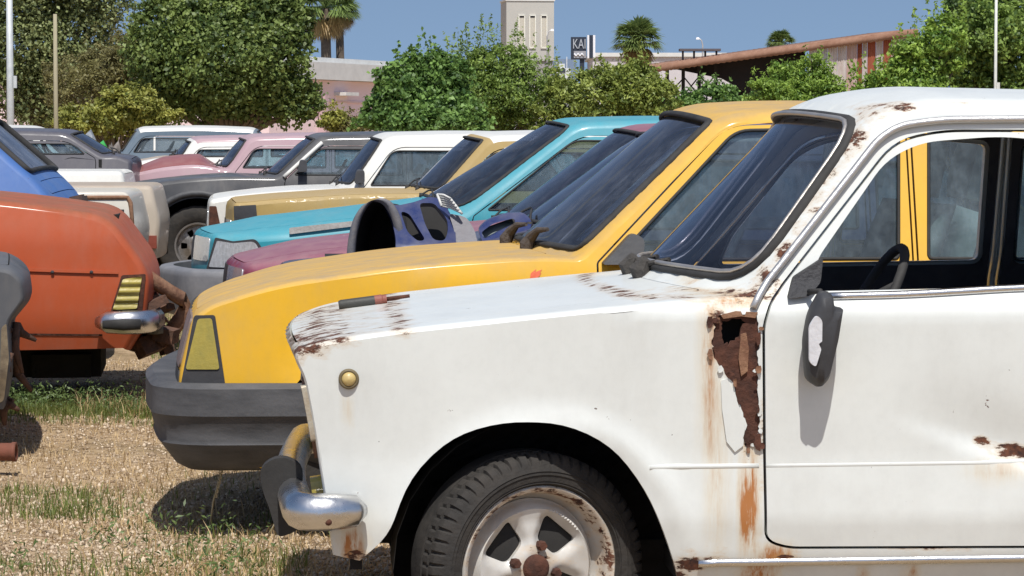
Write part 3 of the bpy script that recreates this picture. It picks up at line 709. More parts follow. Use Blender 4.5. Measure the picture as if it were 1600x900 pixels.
    q = MB(); panel(q, np.array(hx((1126, 492), (1150, 486), (1184, 488), (1180, 497), (1158, 494), (1130, 498))), [], c.side(-1, .003), .02, flange=.01); q.build('flaking_rust', RUSTL, po)
    q = MB(); panel(q, np.array(hx((1126, 594), (1136, 592), (1146, 612), (1157, 642), (1163, 668), (1161, 696), (1148, 706), (1135, 690), (1128, 640))), [], c.side(-1, .005), .02, flange=.006); q.build('flaking_paint', WHITEP, po)
    rg = random.Random(8); bd = resample(np.array(patch), .018)
    for k in range(26):
        p0 = bd[rg.randrange(len(bd))] + np.array([rg.gauss(0, .006), rg.gauss(0, .006)]); sz = rg.uniform(.005, .012); n = 6; al = rg.uniform(.4, 2.2)
        poly = [(p0[0] + sz * rg.uniform(.6, 1.2) * math.cos(t), p0[1] + sz * al * rg.uniform(.6, 1.2) * math.sin(t)) for t in np.linspace(0, 2 * math.pi, n, endpoint=False)]; tx, tz, of = rg.uniform(-.5, .5), rg.uniform(-.3, .6), rg.uniform(.002, .006)
        q = MB(); panel(q, np.array(poly), [], lambda a, b: ((a, -c.Y(a, b) - of - abs((a - p0[0]) * tx + (b - p0[1]) * tz), b), (0, 1, 0)), .02, flange=.002); q.build('flake', (RUST, RUSTL, WHITEP, RUST)[k % 4], po)
    # front wheel, steered
    tw = MB.build(tyre_mesh(.294, .185, .203, fine=True), 'tyre', TYRE, sharp=26)
    rim = .203; q = MB(); h = .085
    q.lathe([(rim + .010, -h * .70), (rim + .012, -h * .85), (rim + .004, -h * .95), (rim - .006, -h * .90), (rim - .012, -h * .6), (rim - .018, -h * .2), (rim - .034, -h * .05), (rim - .036, h * .8)], 96)
    win = fillet([(.060, -.034, .018), (.128, -.054, .016), (.128, .054, .016), (.060, .034, .018)], 5); H = []
    for k in range(4):
        a = math.pi / 4 + k * math.pi / 2 + .1; cs, sn = math.cos(a), math.sin(a); H.append(win @ np.array([[cs, sn], [-sn, cs]]))
    cir = np.array([((rim - .03) * math.cos(a), (rim - .03) * math.sin(a)) for a in np.linspace(0, 2 * math.pi, 72, endpoint=False)])
    def S(a, b):
        r = math.hypot(a, b); th = math.atan2(b, a); y = np.interp(r, [0, .05, .075, .12, .15, .17], [-.050, -.050, -.044, -.040, -.048, -.012])
        for w_ in H:
            d = segdist(np.array([[a, b]]), w_)[0]; y += .016 * math.exp(-(d / .012) ** 2)
        return (a, y, b), (0, 1, 0)
    pg = np.array([(r * math.cos(a + .04 * k), r * math.sin(a + .04 * k)) for k, r in enumerate(np.concatenate([np.arange(.01, .148, .009), np.arange(.150, .172, .0035)])) for a in np.linspace(0, 2 * math.pi, max(8, int(r * 700)), endpoint=False)])
    panel(q, cir, H, S, .009, grid=pg, flange=.02)
    ro = q.build('rim', RIMP, sharp=55, attrs={'rust': lambda v: .17 + .22 * np.exp(-((np.hypot(v[:, 0], v[:, 2]) - .198) / .016) ** 2) + .26 * np.exp(-(np.hypot(v[:, 0], v[:, 2]) / .05) ** 2), 'stain': lambda v: np.zeros(len(v))})
    hub = MB(); hub.lathe([(0, -.068), (.022, -.068), (.028, -.064), (.034, -.06), (.036, -.044)], 24); hb = hub.build('hub_cap', RUST)
    nuts = []
    for k in range(4):
        a = math.pi / 4 + k * math.pi / 2 + .1 + .42; q = MB(); q.lathe([(0, -.066), (.011, -.066), (.013, -.06), (.013, -.04)], 6, c=(.058 * math.cos(a), 0, .058 * math.sin(a))); nuts.append(q.build('wheel_nut', RUST, sharp=30))
    q = MB(); q.lathe([(0, -.018), (.155, -.018), (.158, .03), (0, .03)], 40); drum = q.build('brake_drum', UNDER)
    w = bpy.data.objects.new('wheel', None); COL.objects.link(w); w.parent = root; w.location = (wx - .034, -W + .13, wz - .006); w.rotation_euler = (0, 0, R(20))
    for o in [tw, ro, drum]: o.parent = w
    for o in nuts + [hb]: o.parent = w
    wheel(root, wx, W - .12, wz, .285, .165, .19, RIMP, turn=R(19))
    # trim: drip rail, waist strip, sill strip
    def strip(name, pts, r, mat, off, flat=1.0, y=None):
        q = MB(); pp = fillet([T(*p[:2]) + ((p[2] if len(p) > 2 else .08),) if not isinstance(p[0], float) else p for p in pts], 6, closed=False); pp = resample(np.array(list(pp)), .04)[:]
        k = int(np.argmax([np.linalg.norm(pp[i] - pp[-1]) for i in range(len(pp))])); P3 = [c.side(-1, off)(a, b)[0] for a, b in fillet2(pts)]
        q.tube(P3, r, 8, flat=flat, up=(0, 1, 0)); return q.build(name, mat, root)
    def fillet2(pts):
        pp = fillet([(p if isinstance(p[0], float) else T(*p[:2]) + (p[2] if len(p) > 2 else .08,)) for p in pts], 6, closed=False); out = []
        for a, b in zip(pp[:-1], pp[1:]):
            k = max(1, int(np.linalg.norm(b - a) / .05)); out += [a + (b - a) * j / k for j in range(k)]
        return out + [pp[-1]]
    for nm, p0, p1 in (('wing_crease', (1014, 730), (1186, 728)), ('door_crease', (1197, 728), (1640, 722))):
        q = MB(); q.sweep([c.side(-1, -.001)(a, b)[0] for a, b in fillet2([p0, p1])], [(-.001, -.010), (.0028, -.003), (.0036, .001), (.0018, .005), (-.001, .009)]); q.build(nm, WHITEP, root)
    strip('drip_rail', [(1176, 480), (1192, 448), (1372, 216), (1405, 196), (1470, 187), (2.1, 1.365, .1), (2.7, 1.35, .1)], .0095, plain('rail_metal', (.5, .5, .5), .4, .7, scale=20, col2=(.62, .6, .58)), .010)
    strip('waist_strip', [(1288, 463), (1420, 460), (1600, 449), (2.06, zb - .004, .1)], .010, CHROME, .004)
    q = MB(); sp = fillet2([(1090, 880), (1600, 872.5), (2.6, T(1600, 870)[1] + .004, .1)]); q.sweep([c.side(-1, .0)(a, b)[0] for a, b in sp], [(.0, -.0095), (.006, -.0085), (.006, .0085), (.0, .0095)]); q.build('sill_strip', CHROME, root)
    # bright bead in the screen rubber
    wv = W * .925; poly = inset(rect(c.key['cowl'] + .035, c.key['wt'] - .028, -wv, wv, .12), .008)
    q = MB(); q.tube([c.top(.013)(a, b)[0] for a, b in resample(poly, .04)], .0065, 8, closed=True); q.build('screen_bead', plain('bead_metal', (.55, .5, .44), .4, .8, scale=15), root)
    # bumper: chrome bar with a black overrider
    zc_ = T(505, 793)[1]; xe = T(572, 800)[0]
    p = bumper_path(c, True, xe, out=.058, bow=.02, z=zc_, cr=.10, xf=T(498, 795)[0]); q = MB(); m = len(p);     p2 = [np.array(p[0]), np.array(p[0]) * .7 + np.array(p[1]) * .3] + [np.array(a) for a in p[1:-1]] + [np.array(p[-1]) * .7 + np.array(p[-2]) * .3, np.array(p[-1])]
    rr = np.full(len(p2), .042); rr[0] = rr[-1] = .012; rr[1] = rr[-2] = .036; q.tube(p2, rr, 14, flat=1.12, up=(0, 0, 1)); bo = q.build('front_bumper', CHROME, root)
    q = MB(); q.lathe([(0, -.006), (.008, -.005), (.009, 0)], 12); q.build('bolt', RUST, bo, loc=(T(513, 810)[0], -W - .075, T(513, 806)[1]))
    for sg in (-1,):
        q = MB(); x0 = T(498, 795)[0] - .085; sec = fillet([(-.06, .015, .03), (-.068, .075, .03), (-.015, .105, .04), (.045, .08, .04), (.04, -.085, .02), (-.02, -.11, .02), (-.042, -.03, .03)], 4); n = len(sec)
        q.add([(x0 + a, sg * .50 + w_, zc_ + b) for w_ in (-.03, .03) for a, b in sec], [(j, (j + 1) % n, n + (j + 1) % n, n + j) for j in range(n)] + [tuple(range(n)), tuple(range(n, 2 * n))]); q.build('overrider', RUBBER, root, sharp=35)
    # front face: bright headlamp frame, lamps, grille
    IV = plain('dull_trim', (.5, .47, .38), .5, .3, scale=20, col2=(.3, .22, .14))
    z = lambda py: T(480, py)[1]
    for sg in (-1, 1):
        onface(c, root, 'headlamp_frame', [(sg * .79, z(602)), (sg * .755, z(602)), (sg * .755, z(690)), (sg * .79, z(690))], IV, .012, flange=.03, r=.01)
        onface(c, root, 'lamp_surround', [(sg * .74, z(604)), (sg * .42, z(604)), (sg * .42, z(720)), (sg * .74, z(720))], RUSTL, .01, flange=.03)
        for k in (0, 1):
            q = MB(); ux, uy = c.zu(z(662)), sg * (.66 - .16 * k); p0 = np.array(c.top(-.03)(ux, uy)[0]); q.lathe([(0, -.03), (.05, -.02), (.066, 0), (.07, .02)], 28, axis='x'); q.build('headlamp', LENS, root, loc=tuple(p0))
        onface(c, root, 'front_indicator', [(sg * .70, z(752)), (sg * .62, z(752)), (sg * .62, z(795)), (sg * .70, z(795))], AMBER, .03, flange=.03)
    onface(c, root, 'grille', [(-.40, z(604)), (.40, z(604)), (.40, z(715)), (-.40, z(715))], DARK, .008)
    q = MB()
    for k in range(6): zz = z(612 + k * 18); q.tube([c.top(.014)(c.zu(zz), v)[0] for v in np.linspace(-.4, .4, 9)], .004, 6)
    q.build('grille_bar', IV, root)
    # round side repeater
    mx, mz = T(545, 592); y = -c.Y(mx, mz); q = MB(); q.lathe([(.0255, .012), (.0255, -.006), (.021, -.012), (.0185, -.010)], 32); q.build('side_repeater', plain('repeater_rim', (.13, .10, .05), .6), root, loc=(mx, y, mz))
    q = MB(); q.lathe([(0, -.019), (.010, -.017), (.0165, -.012), (.019, -.006), (.019, 0)], 28); q.build('repeater_lens', plain('repeater_lens', (.48, .36, .14), .35, coat=.5), bpy.data.objects['side_repeater'], loc=(0, 0, 0))
    # broken mirror hanging from its stalk
    tri = [T(1229, 466) + (.006,), T(1238, 432) + (.006,), T(1284, 402) + (.006,), T(1280, 440) + (.006,), T(1262, 462) + (.006,)]
    q = MB(); panel(q, fillet(tri, 3), [], c.side(-1, .022), .03, flange=.03); q.build('mirror_base', plain('torn_plastic', (.03, .03, .033), .7, scale=30, bump=1.0, bscale=40), root, sharp=20)
    out = fillet([T(1268, 450) + (.02,), T(1287, 452) + (.02,), T(1292, 475) + (.01,), T(1307, 478) + (.004,), T(1301, 528) + (.01,), T(1287, 590) + (.012,), T(1274, 604) + (.01,), T(1252, 590) + (.015,), T(1247, 530) + (.02,), T(1254, 486) + (.02,)], 4)
    n = len(out); cen = out.mean(0); q = MB(); y0 = -c.Y(cen[0], cen[1]); rings = []
    for dy, sc in ((-.028, .80), (-.034, .93), (-.05, 1.0), (-.085, .97), (-.105, .86), (-.112, .6)):
        rings += [(cen[0] + (a - cen[0]) * sc, y0 + dy - .01 * (b - cen[1]) / .1, cen[1] + (b - cen[1]) * sc) for a, b in out]
    q.add(rings, [(k * n + j, k * n + (j + 1) % n, (k + 1) * n + (j + 1) % n, (k + 1) * n + j) for k in range(5) for j in range(n)] + [tuple(range(n)), tuple(range(5 * n, 6 * n))])
    mo = q.build('door_mirror', plain('mirror_plastic', (.035, .036, .04), .6, scale=15, bump=.15), root, sharp=45)
    g = fillet([T(1252, 560) + (.01,), T(1251, 505) + (.012,), T(1262, 487) + (.012,), T(1271, 495) + (.01,), T(1271, 528) + (.002,), T(1266, 532) + (.002,), T(1270, 540) + (.004,), T(1262, 568) + (.008,)], 4)
    q = MB(); panel(q, g, [], lambda a, b: ((a, y0 - .121 - .01 * (b - cen[1]) / .1 + max(0, (cen[0] - .02 - a)) * .2, b), (0, 1, 0)), .02, flange=.012); q.build('mirror_glass', plain('pale_mirror', (.62, .63, .66), .55, scale=30), mo)  # glass drawn in a plain pale colour
    q = MB(); q.tube([(T(1262, 460)[0], y0 + .0, T(1262, 455)[1]), (T(1272, 455)[0], y0 - .05, T(1272, 452)[1]), (cen[0], y0 - .06, T(1275, 480)[1])], .008, 8); q.build('mirror_stalk', RUBBER, root)
    # wiper stubs and rags of rubber on the scuttle
    u = c.key['cowl']
    for v, s_ in ((-.17, .03), (.02, .028)):
        p0 = np.array(c.top(.0)(u - .01, v)[0]); q = MB(); q.tube([p0 + (0, 0, -.02), p0 + (-.012, 0, .02), p0 + (.004, -.01, .045)], [s_ * .8, s_, s_ * .5], 7); q.tube([p0 + (0, 0, .03), p0 + (.06, -.07, .045)], .008, 6); q.build('wiper_stub', plain('perished_rubber', (.05, .045, .04), .9, scale=40, bump=1.0, bscale=50), root, sharp=25)
    xk, zk = c.at_u(c.key['cowl'])[:2]; q = MB(); q.box((xk + .22, -.50, zk - .03), (.10, .26, .012), Matrix.Rotation(R(8), 3, 'Y')); q.build('added_tan_strip', plain('tan_strip_colour', (.50, .36, .17), .6), root)  # tan strip added for the yellow car's waistline seen through the screen
    return c, root, parts
WC, WROOT, WPARTS = white_car()

# a screwdriver-like tool lies on the bonnet
def tool():
    A, B, C_ = (WC.T(540, 480, .30), WC.T(605, 471, .30), WC.T(641, 466, .30))
    u = lambda x: float(np.interp(x, WC.P[:, 0], WC.U)); tp = WC.top(.012); M = Matrix.Translation(WROOT.location) @ Matrix.Rotation(ALPHA, 4, 'Z')
    pts = [M @ Vector(tp(u(x), .30)[0]) for x in (A[0], B[0], C_[0])]
    o = thing('hand_tool', 'short tool with black grip and rusty red end lying on the white bonnet', 'tool', tuple(pts[0] - Vector((0, 0, .012))))
    L = lambda p: np.array(p - o.location)
    q = MB(); a, b, d = L(pts[0]), L(pts[1]), L(pts[2]); q.tube([a, a + (b - a) * .05, b - (b - a) * .25], [.012, .0145, .0145], 12); q.build('grip', plain('tool_grip', (.04, .04, .035), .6), o, sharp=40)
    q = MB(); q.tube([b - (b - a) * .25, b - (b - a) * .1, b - (b - a) * .08, b], [.015, .015, .012, .013], 12); q.build('collar', plain('tool_red', (.22, .07, .05), .6), o, sharp=40)
    q = MB(); q.tube([b, d], [.006, .005], 8); q.build('blade', RUST, o)
tool()
# ---------------------------------------------------------------- yellow saloon behind it
def yellow_car():
    W = 0.82
    root = thing('boxy_saloon_car', 'yellow boxy saloon with big grey plastic bumper right behind the white car', 'car', frame(272, 9.05, W, ALPHA), ALPHA, 'scrapped cars parked side by side')
    c = Car(root.location, ALPHA, W, [(.2, -.05), (.35, -.01), (.50, .0), (.58, .0), (.85, -.005), (.93, -.03), (1.38, -.17)], front=(.05, .5), L=4.2, r=(.022, .05))
    c.gap = .0065; T = c.T; wx, wz = T(560, 735)[0], .28
    c.arch = [(wx + .05, wz, .34), (wx + 2.54, wz, .34)]
    prof = [T(290, 690) + (.03, 0, 'n0'), T(278, 640) + (.04, .05, None), T(281, 585) + (.04, .03, None), T(302, 497) + (.04, .03, 'lip'), T(330, 476) + (.02, .06, None), T(430, 445) + (.012, .2, None), T(640, 414) + (.012, .3, None), T(830, 402) + (.02, .1, None),
            T(908, 404) + (.02, .02, 'cowl', .17), T(1128, 182) + (.05, .08, 'wt', .05), T(1250, 172) + (.045, .2, None), (2.5, 1.395, .045, .3, None), (2.95, 1.38, .045, .1, 'rt'), (3.3, .98, .03, .05, 'rb'), (4.1, .93, .03, .05, 'tl'), (4.2, .6, .03, .05, None), (4.15, .3, .03, 0, 't0')]
    c.set_prof(prof)
    zb = T(1300, 408)[1]; xB = T(1422, 300)[0]
    d1 = [T(935, 790) + (.05,), T(933, 445) + (.02,), T(932, 410) + (.01,), T(1134, 194) + (.07,), (xB, T(1422, 186)[1], .01), (xB, T(1422, 790)[1], .03)]
    w1 = [T(962, 406) + (.015,), T(1150, 204) + (.05,), T(1404, 200) + (.02,), T(1404, 404) + (.015,)]
    xr = T(1665, 300)[0]
    d2 = [(xB + .01, T(1422, 790)[1], .03), (xB + .01, T(1422, 186)[1], .01), (2.95, T(1422, 186)[1] - .01, .08), (3.22, zb, .05), (3.12, .62, .06), (2.85, T(1422, 790)[1], .1)]
    w2 = [T(1451, 404) + (.015,), T(1451, 202) + (.02,), (2.86, T(1451, 202)[1] - .01, .08), (3.08, zb + .005, .04)]
    parts = build_car(c, root, dict(body=YELLOWP, trim=BLACKP, glass=glass('yellow_car_screen', (.34, .40, .46), .14, 1.5)), [(wx + .05, wz, .29), (wx + 2.54, wz, .29)], [dict(out=d1, win=w1, handle=None), dict(out=d2, win=w2)],
                      dict(step=.04, pill=.065, ws_r=.05, seal=.009, seat=SEATL, wiper=False, attrs={'rust': blobs([(xB, .95, .04, .2, .12)]), 'stain': lambda v: np.zeros(len(v))}))
    # plastic bumper: deep wrap with a groove, narrowing to the chin
    z = lambda py: T(440, py)[1]
    sec = [(.02, z(600)), (-.075, z(598)), (-.10, z(606)), (-.10, z(648)), (-.088, z(655)), (-.070, z(688)), (-.074, z(693)), (-.018, z(727)), (.02, z(736)), (.06, z(736))]
    p = bumper_path(c, True, T(600, 660)[0], out=.0, bow=.05, z=0, cr=.13, xf=T(279, 620)[0]); q = MB(); q.sweep(p, sec); bo = q.build('front_bumper', GREYBUMP, root, sharp=35)
    # corner lamps, headlamps, grille
    onside(c, root, 'corner_lamp', [T(309, 498) + (.01,), T(331, 497) + (.01,), T(343, 577) + (.01,), T(290, 577) + (.01,)], AMBER, .006, flange=.02)
    for sg in (-1, 1): onside(c, root, 'lamp_frame_and_recess', [T(303, 493) + (.01,), T(336, 492) + (.01,), T(354, 614) + (.01,), T(280, 614) + (.01,)], DARK, .002, sign=sg, flange=.02)  # dark plate; its lower end paints the dark recess above the bumper
    zz = lambda py: T(290, py)[1]
    for sg in (-1, 1):
        onface(c, root, 'headlamp', [(sg * .76, zz(500)), (sg * .42, zz(500)), (sg * .42, zz(577)), (sg * .76, zz(577))], plain('dull_lamp', (.16, .12, .115), .5, scale=10, col2=(.24, .20, .19)), .006, flange=.02)
    onface(c, root, 'grille', [(-.40, zz(500)), (.40, zz(500)), (.40, zz(577)), (-.40, zz(577))], DARK, .005)
    onface(c, root, 'lower_panel', [(-.78, zz(582)), (.78, zz(582)), (.78, zz(640)), (-.78, zz(640))], DARK, .004)
    # black mirror housing in the door corner
    tri = [T(938, 412) + (.01,), T(985, 362) + (.02,), T(1004, 372) + (.02,), T(1000, 412) + (.01,)]
    q = MB(); panel(q, fillet(tri, 4), [], c.side(-1, .075), .03, flange=.10); q.build('door_mirror', BLACKP, root, sharp=30)
    # flame-shaped red sticker on the wing, dirty wiper lump
    onside(c, root, 'flame_sticker', [T(828, 436) + (.005,), T(829, 427) + (.004,), T(838, 420) + (.001,), T(836, 425) + (.001,), T(847, 421) + (.001,), T(843, 427) + (.001,), T(846, 426) + (.001,), T(842, 433) + (.006,), T(835, 436) + (.004,)], plain('red_sticker', (.62, .10, .03), .5), .002, flange=0)
    u = c.key['cowl']
    for v in (-.40, .05):
        p0 = np.array(c.top(.0)(u - .0, v)[0]); q = MB(); q.tube([p0 + (-.02, 0, -.02), p0 + (-.015, 0, .015), p0 + (.0, -.01, .04), p0 + (.02, -.05, .065), p0 + (.05, -.10, .07)], [.020, .026, .020, .012, .007], 9); q.build('wiper_stub', plain('dirty_rubber', (.07, .055, .045), .9, scale=40, bump=1.0, bscale=50), root, sharp=25)
    return c, root, parts
YC, YROOT, YPARTS = yellow_car()
# ---------------------------------------------------------------- the other cars
def row_car(name, label, px, d, body, lip, cowl, wt, mids=None, L=4.1, W=0.80, roof=1.30, back=0.40, boot=0.0, near=-1, rz=None, group='scrapped cars parked side by side', mats=None, opt=None, four=True, nose=0.03, n_in=0.04, nbow=0.05, hb=0.03,
            zs=.22, wr=.29, wx=.72, wb=2.45, ra=.34, wz=.28, cat='car', bow=0.15, front=(.05, .5), ws=.02, rust=0.0, r=(.045, .055), crown=.04, zb=.32, handle=True, rearfix=None, zr=None, proffn=None, tum=.15, tail=False):
    rz = ALPHA if rz is None else rz
    root = thing(name, label, cat, tail_frame(px, d, W, rz, L, near) if tail else frame(px, d, W, rz, near), rz, group)
    c = Car(root.location, rz, W, [(zs, -.05), (zs + .14, -.01), (.55, .0), (.82, -.004), (.93, -.03), (1.38, -.03 - tum)], near=near, front=front, L=L, r=r, zr=zr or 1.02)
    T = c.T; c.arch = [(wx, wz, ra), (wx + wb, wz, ra)]
    if proffn: prof = proffn(c, T)
    else:
        l, cw, w_ = T(*lip), T(*cowl), T(wt[0], wt[1])
        ml = [T(*m) for m in mids] if mids else [((l[0] + cw[0]) / 2, l[1] + (cw[1] - l[1]) * .6)]
        xr = w_[0] + roof; tz = cw[1] - .02 + boot
        prof = [(l[0] + n_in, zb, nose, 0, 'n0', nbow), (l[0] - .01, (zb + l[1]) / 2, nose, .08, None, nbow), (l[0] + .01, l[1], nose, .035, 'lip', nbow)] + [(m[0], m[1], hb, .2, None, nbow * .5) for m in ml] + \
            [(cw[0], cw[1], ws, .03, 'cowl', bow), (w_[0], w_[1], crown, .10, 'wt', bow * .5), (w_[0] + roof * .5, w_[1] + .02, crown, .4, None), (xr, w_[1] - .01, crown, .1, 'rt'), (xr + back, tz + .04, .03, .05, 'rb'), (L - .06, tz - .01, .03, .05, 'tl'), (L, .6, .04, .06, None), (L - .05, zb, .04, 0, 't0')]
    c.set_prof(prof)
    doors = default_doors(c, four=four)
    if not handle:
        for q in doors: q['handle'] = None
    m = dict(body=body); m.update(mats or {})
    o = dict(step=.08, attrs={'rust': lambda v: np.full(len(v), rust), 'stain': lambda v: np.zeros(len(v))}); o.update(opt or {})
    parts = build_car(c, root, m, [(wx, wz, wr), (wx + wb, wz, wr)], doors, dict(o, wr=wr))
    return c, root, parts
def lamps(c, root, z0, z1, v0, v1, tail=False, mat=None, grille=True, name=None):
    for sg in (-1, 1): onface(c, root, name or ('tail_lamp' if tail else 'headlamp'), [(sg * v0, z0), (sg * v1, z0), (sg * v1, z1), (sg * v0, z1)], mat or (REDL if tail else LENS), .006, tail, flange=.02)
    if grille and not tail: onface(c, root, 'grille', [(-v0 + .02, z0 + .01), (v0 - .02, z0 + .01), (v0 - .02, z1), (-v0 + .02, z1)], DARK, .004)

TEAL = paint('teal_paint', (0.028, 0.30, 0.38), rough=.4, coat=.15, dust=.22, fadecol=(0.06, 0.34, 0.40), dustcol=(.26, .36, .38))
MAROON = paint('maroon_paint', (0.22, 0.035, 0.085), rough=.42, dust=.45, fadecol=(0.30, 0.06, 0.12), dustcol=(.36, .26, .24))
NAVY = paint('dark_blue_paint', (0.012, 0.02, 0.075), rough=.36, dust=.2)
DWHITE = paint('dirty_white_paint', (0.72, 0.71, 0.66), rough=.45, dust=.12, dustcol=(.5, .46, .4), rust=.05)
GOLD = paint('gold_paint', (0.40, 0.27, 0.08), rough=.55, coat=.05, bump=.03, dust=.35, fadecol=(0.46, .34, .14))
GREYP = paint('charcoal_paint', (0.035, 0.036, 0.040), rough=.5, dust=.2, dustcol=(.2, .19, .18), fadecol=(.10, .10, .105), bump=.4, fade=.6)
REDP = paint('faded_red_paint', (0.22, 0.03, 0.028), rough=.5, dust=.3, dustcol=(.4, .28, .26))
PINKP = paint('faded_pink_paint', (0.40, 0.25, 0.28), rough=.5, dust=.35, dustcol=(.42, .36, .36))
SLATE = paint('slate_blue_paint', (0.10, 0.15, 0.20), rough=.5, dust=.25)
ORANGE = paint('orange_paint', (0.47, 0.078, 0.018), rough=.58, dust=.85, coat=.08, fadecol=(0.48, 0.10, 0.025), dustcol=(.17, .085, .05), bump=.1)
BLUEP = paint('sky_blue_paint', (0.035, 0.13, 0.40), rough=.45, coat=.15, dust=.3, dustcol=(.12, .16, .26), fadecol=(.10, .20, .42), fade=.5)
BEIGE = paint('beige_paint', (0.50, 0.43, 0.34), rough=.5, dust=.55, dustcol=(.25, .18, .14), rust=.06)
CREAM = paint('cream_paint', (0.62, 0.58, 0.50), rough=.5, dust=.2, rust=.08)

# teal hatchback: rounded nose, wrap-round lamps, grey bumper
c, r_, p_ = row_car('rounded_hatchback', 'teal rounded hatchback with clear headlamp and grey bumper in the middle of the row', 312, 16.9, TEAL, (338, 369), (722, 333), (902, 193), [(420, 366), (560, 350)], L=4.0, W=.82, roof=1.2, back=.55, nose=.03, nbow=.15, bow=.18, hb=.09, front=(.16, .6), r=(.07, .06), n_in=.0, opt=dict(pill=.06, ws_r=.10, wr=.28, step=.05), ws=.09, handle=False)
TC = c
onside(c, r_, 'headlamp', [c.T(339, 376) + (.01,), c.T(364, 380) + (.01,), c.T(398, 377) + (.03,), c.T(406, 392) + (.03,), c.T(402, 420) + (.01,), c.T(326, 417) + (.01,)], LENS, .008, step=.03, flange=.03)
onside(c, r_, 'lamp_trim', [c.T(336, 371) + (.01,), c.T(364, 377) + (.01,), c.T(400, 373) + (.03,), c.T(411, 390) + (.03,), c.T(406, 425) + (.01,), c.T(322, 421) + (.01,)], DARK, .003, step=.03, flange=.02)
z = c.T(360, 440)[1]
lamps(c, r_, z + .12, z + .26, .32, .70)
bumper(c, r_, 'front_bumper', plain('pale_grey_bumper', (.13, .135, .15), .65, scale=5, col2=(.22, .22, .23)), True, .62, c.T(360, 448)[1] - .04, d=.10, h=.30, out=.01, bow=.16, r=.06, cr=.20, xf=c.T(306, 440)[0])
onside(c, r_, 'bare_wing_edge', [c.T(452, 356) + (.01,), c.T(545, 346) + (.01,), c.T(700, 334) + (.01,), c.T(700, 339) + (.01,), c.T(548, 354) + (.01,), c.T(452, 366) + (.01,)], plain('chipped_primer', (.5, .5, .48), .7, scale=30, col2=(.3, .28, .26)), .006)
# maroon hatchback
c, r_, p_ = row_car('sloping_hatchback', 'dusty maroon hatchback between the teal and yellow cars', 386, 14.2, MAROON, (388, 416), (846, 356), (1022, 205), [(480, 402), (640, 384)], L=3.9, roof=1.25, back=.5, nose=.03, nbow=.12, bow=.18, hb=.065, front=(.10, .5), r=(.05, .06), opt=dict(pill=.06, ws_r=.08), handle=False)
lamps(c, r_, .50, .63, .36, .70); bumper(c, r_, 'front_bumper', GREYBUMP, True, .5, .40, d=.08, h=.2, out=.0, bow=.10, xf=.06)
# car whose bonnet carries the blue parts
c, r_, p_ = row_car('low_saloon_car', 'low dark blue saloon hidden behind the yellow car with loose blue panels on its bonnet', 450, 11.7, NAVY, (455, 442), (880, 364), (1068, 212), [(560, 424), (700, 402)], L=4.1, roof=1.25, nose=.06, bow=.14, opt=dict(pill=.06, ws_r=.08), handle=False)
HC, HROOT = c, r_
lamps(c, r_, .50, .63, .36, .70); bumper(c, r_, 'front_bumper', GREYBUMP, True, .5, .42, d=.08, h=.16, out=.02, bow=.06)
# gold bonnet on a white car
c, r_, p_ = row_car('gold_saloon', 'gold saloon with a white roof and dark corner lamp beyond the teal car', 360, 19.4, GOLD, (364, 318), (690, 302), (764, 214), [(420, 312), (560, 303)], L=4.2, roof=1.4, nose=.03, bow=.2, opt=dict(pill=.07, ws_r=.06, hood_v=.97, wiper=True), mats=dict(roof=DWHITE), handle=False)
onside(c, r_, 'white_wing', [c.T(402, 346) + (.01,), c.T(470, 330) + (.02,), c.T(640, 311) + (.02,), c.T(760, 308) + (.02,), c.T(760, 330) + (.02,), c.T(470, 360) + (.02,)], DWHITE, .004)
onside(c, r_, 'corner_lamp', [c.T(365, 322) + (.005,), c.T(400, 320) + (.005,), c.T(402, 342) + (.005,), c.T(366, 346) + (.005,)], DARK, .008)
lamps(c, r_, .62, .74, .40, .72); bumper(c, r_, 'front_bumper', BLACKP, True, .5, .45, d=.07, h=.14)
# white saloon
c, r_, p_ = row_car('plain_saloon', 'plain white saloon with black door mirror beyond the gold one', 322, 22.0, DWHITE, (326, 313), (552, 294), (604, 214), [(380, 304), (450, 298)], L=4.1, roof=1.35, nose=.04, nbow=.0, opt=dict(pill=.07, ws_r=.09, mirror=(1.22, .99)), rust=.03)
lamps(c, r_, .58, .74, .40, .72); bumper(c, r_, 'front_bumper', CHROME, True, .4, .45, d=.06, h=.10)
onside(c, r_, 'corner_damage', [c.T(327, 322) + (.01,), c.T(338, 322) + (.01,), c.T(346, 360) + (.01,), c.T(326, 360) + (.01,)], RUST, .006)
# charcoal pickup-height saloon with big arches
c, r_, p_ = row_car('charcoal_offroader', 'charcoal off-roader with bulging wheel arch and bare steel wheel near the grass', 208, 24.5, GREYP, (212, 292), (434, 277), (498, 214), [(270, 282), (350, 276)], L=4.2, roof=1.5, nose=.04, opt=dict(pill=.07, ws_r=.05, wr=.36, rimr=.2, ww=.2, mirror=(1.50, 1.05)), zs=.42, wr=.36, wx=.57, wb=2.55, wz=.36, ra=.43, zb=.5, mats=dict(trim=STEEL), cat='off-roader')
c.flare = .05
def pillar_trim(c, root, name, mat, y0=.0):
    x0, z0 = c.at_u(c.key['cowl'])[:2]; x1, z1 = c.at_u(c.key['wt'])[:2]
    q = MB(); q.tube([c.side(-1, .012)(x0 + (x1 - x0) * t + .05, z0 + (z1 - z0) * t - .01)[0] for t in np.linspace(0.02, .93, 8)], .02, 6); q.build(name, mat, root)
pillar_trim(c, r_, 'pillar_trim', DWHITE)
q = MB(); n = 16; ax, az, ar = c.arch[0]
q.sweep([(ax + (ar + .02) * math.cos(t), -c.W + .01, az + (ar + .02) * math.sin(t)) for t in np.linspace(.1, math.pi - .1, n)], [(0, -.045), (-.0, .045), (.05, .04), (.05, -.03)], up=(0, -1, 0)); q.build('arch_flare', BLACKP, r_)
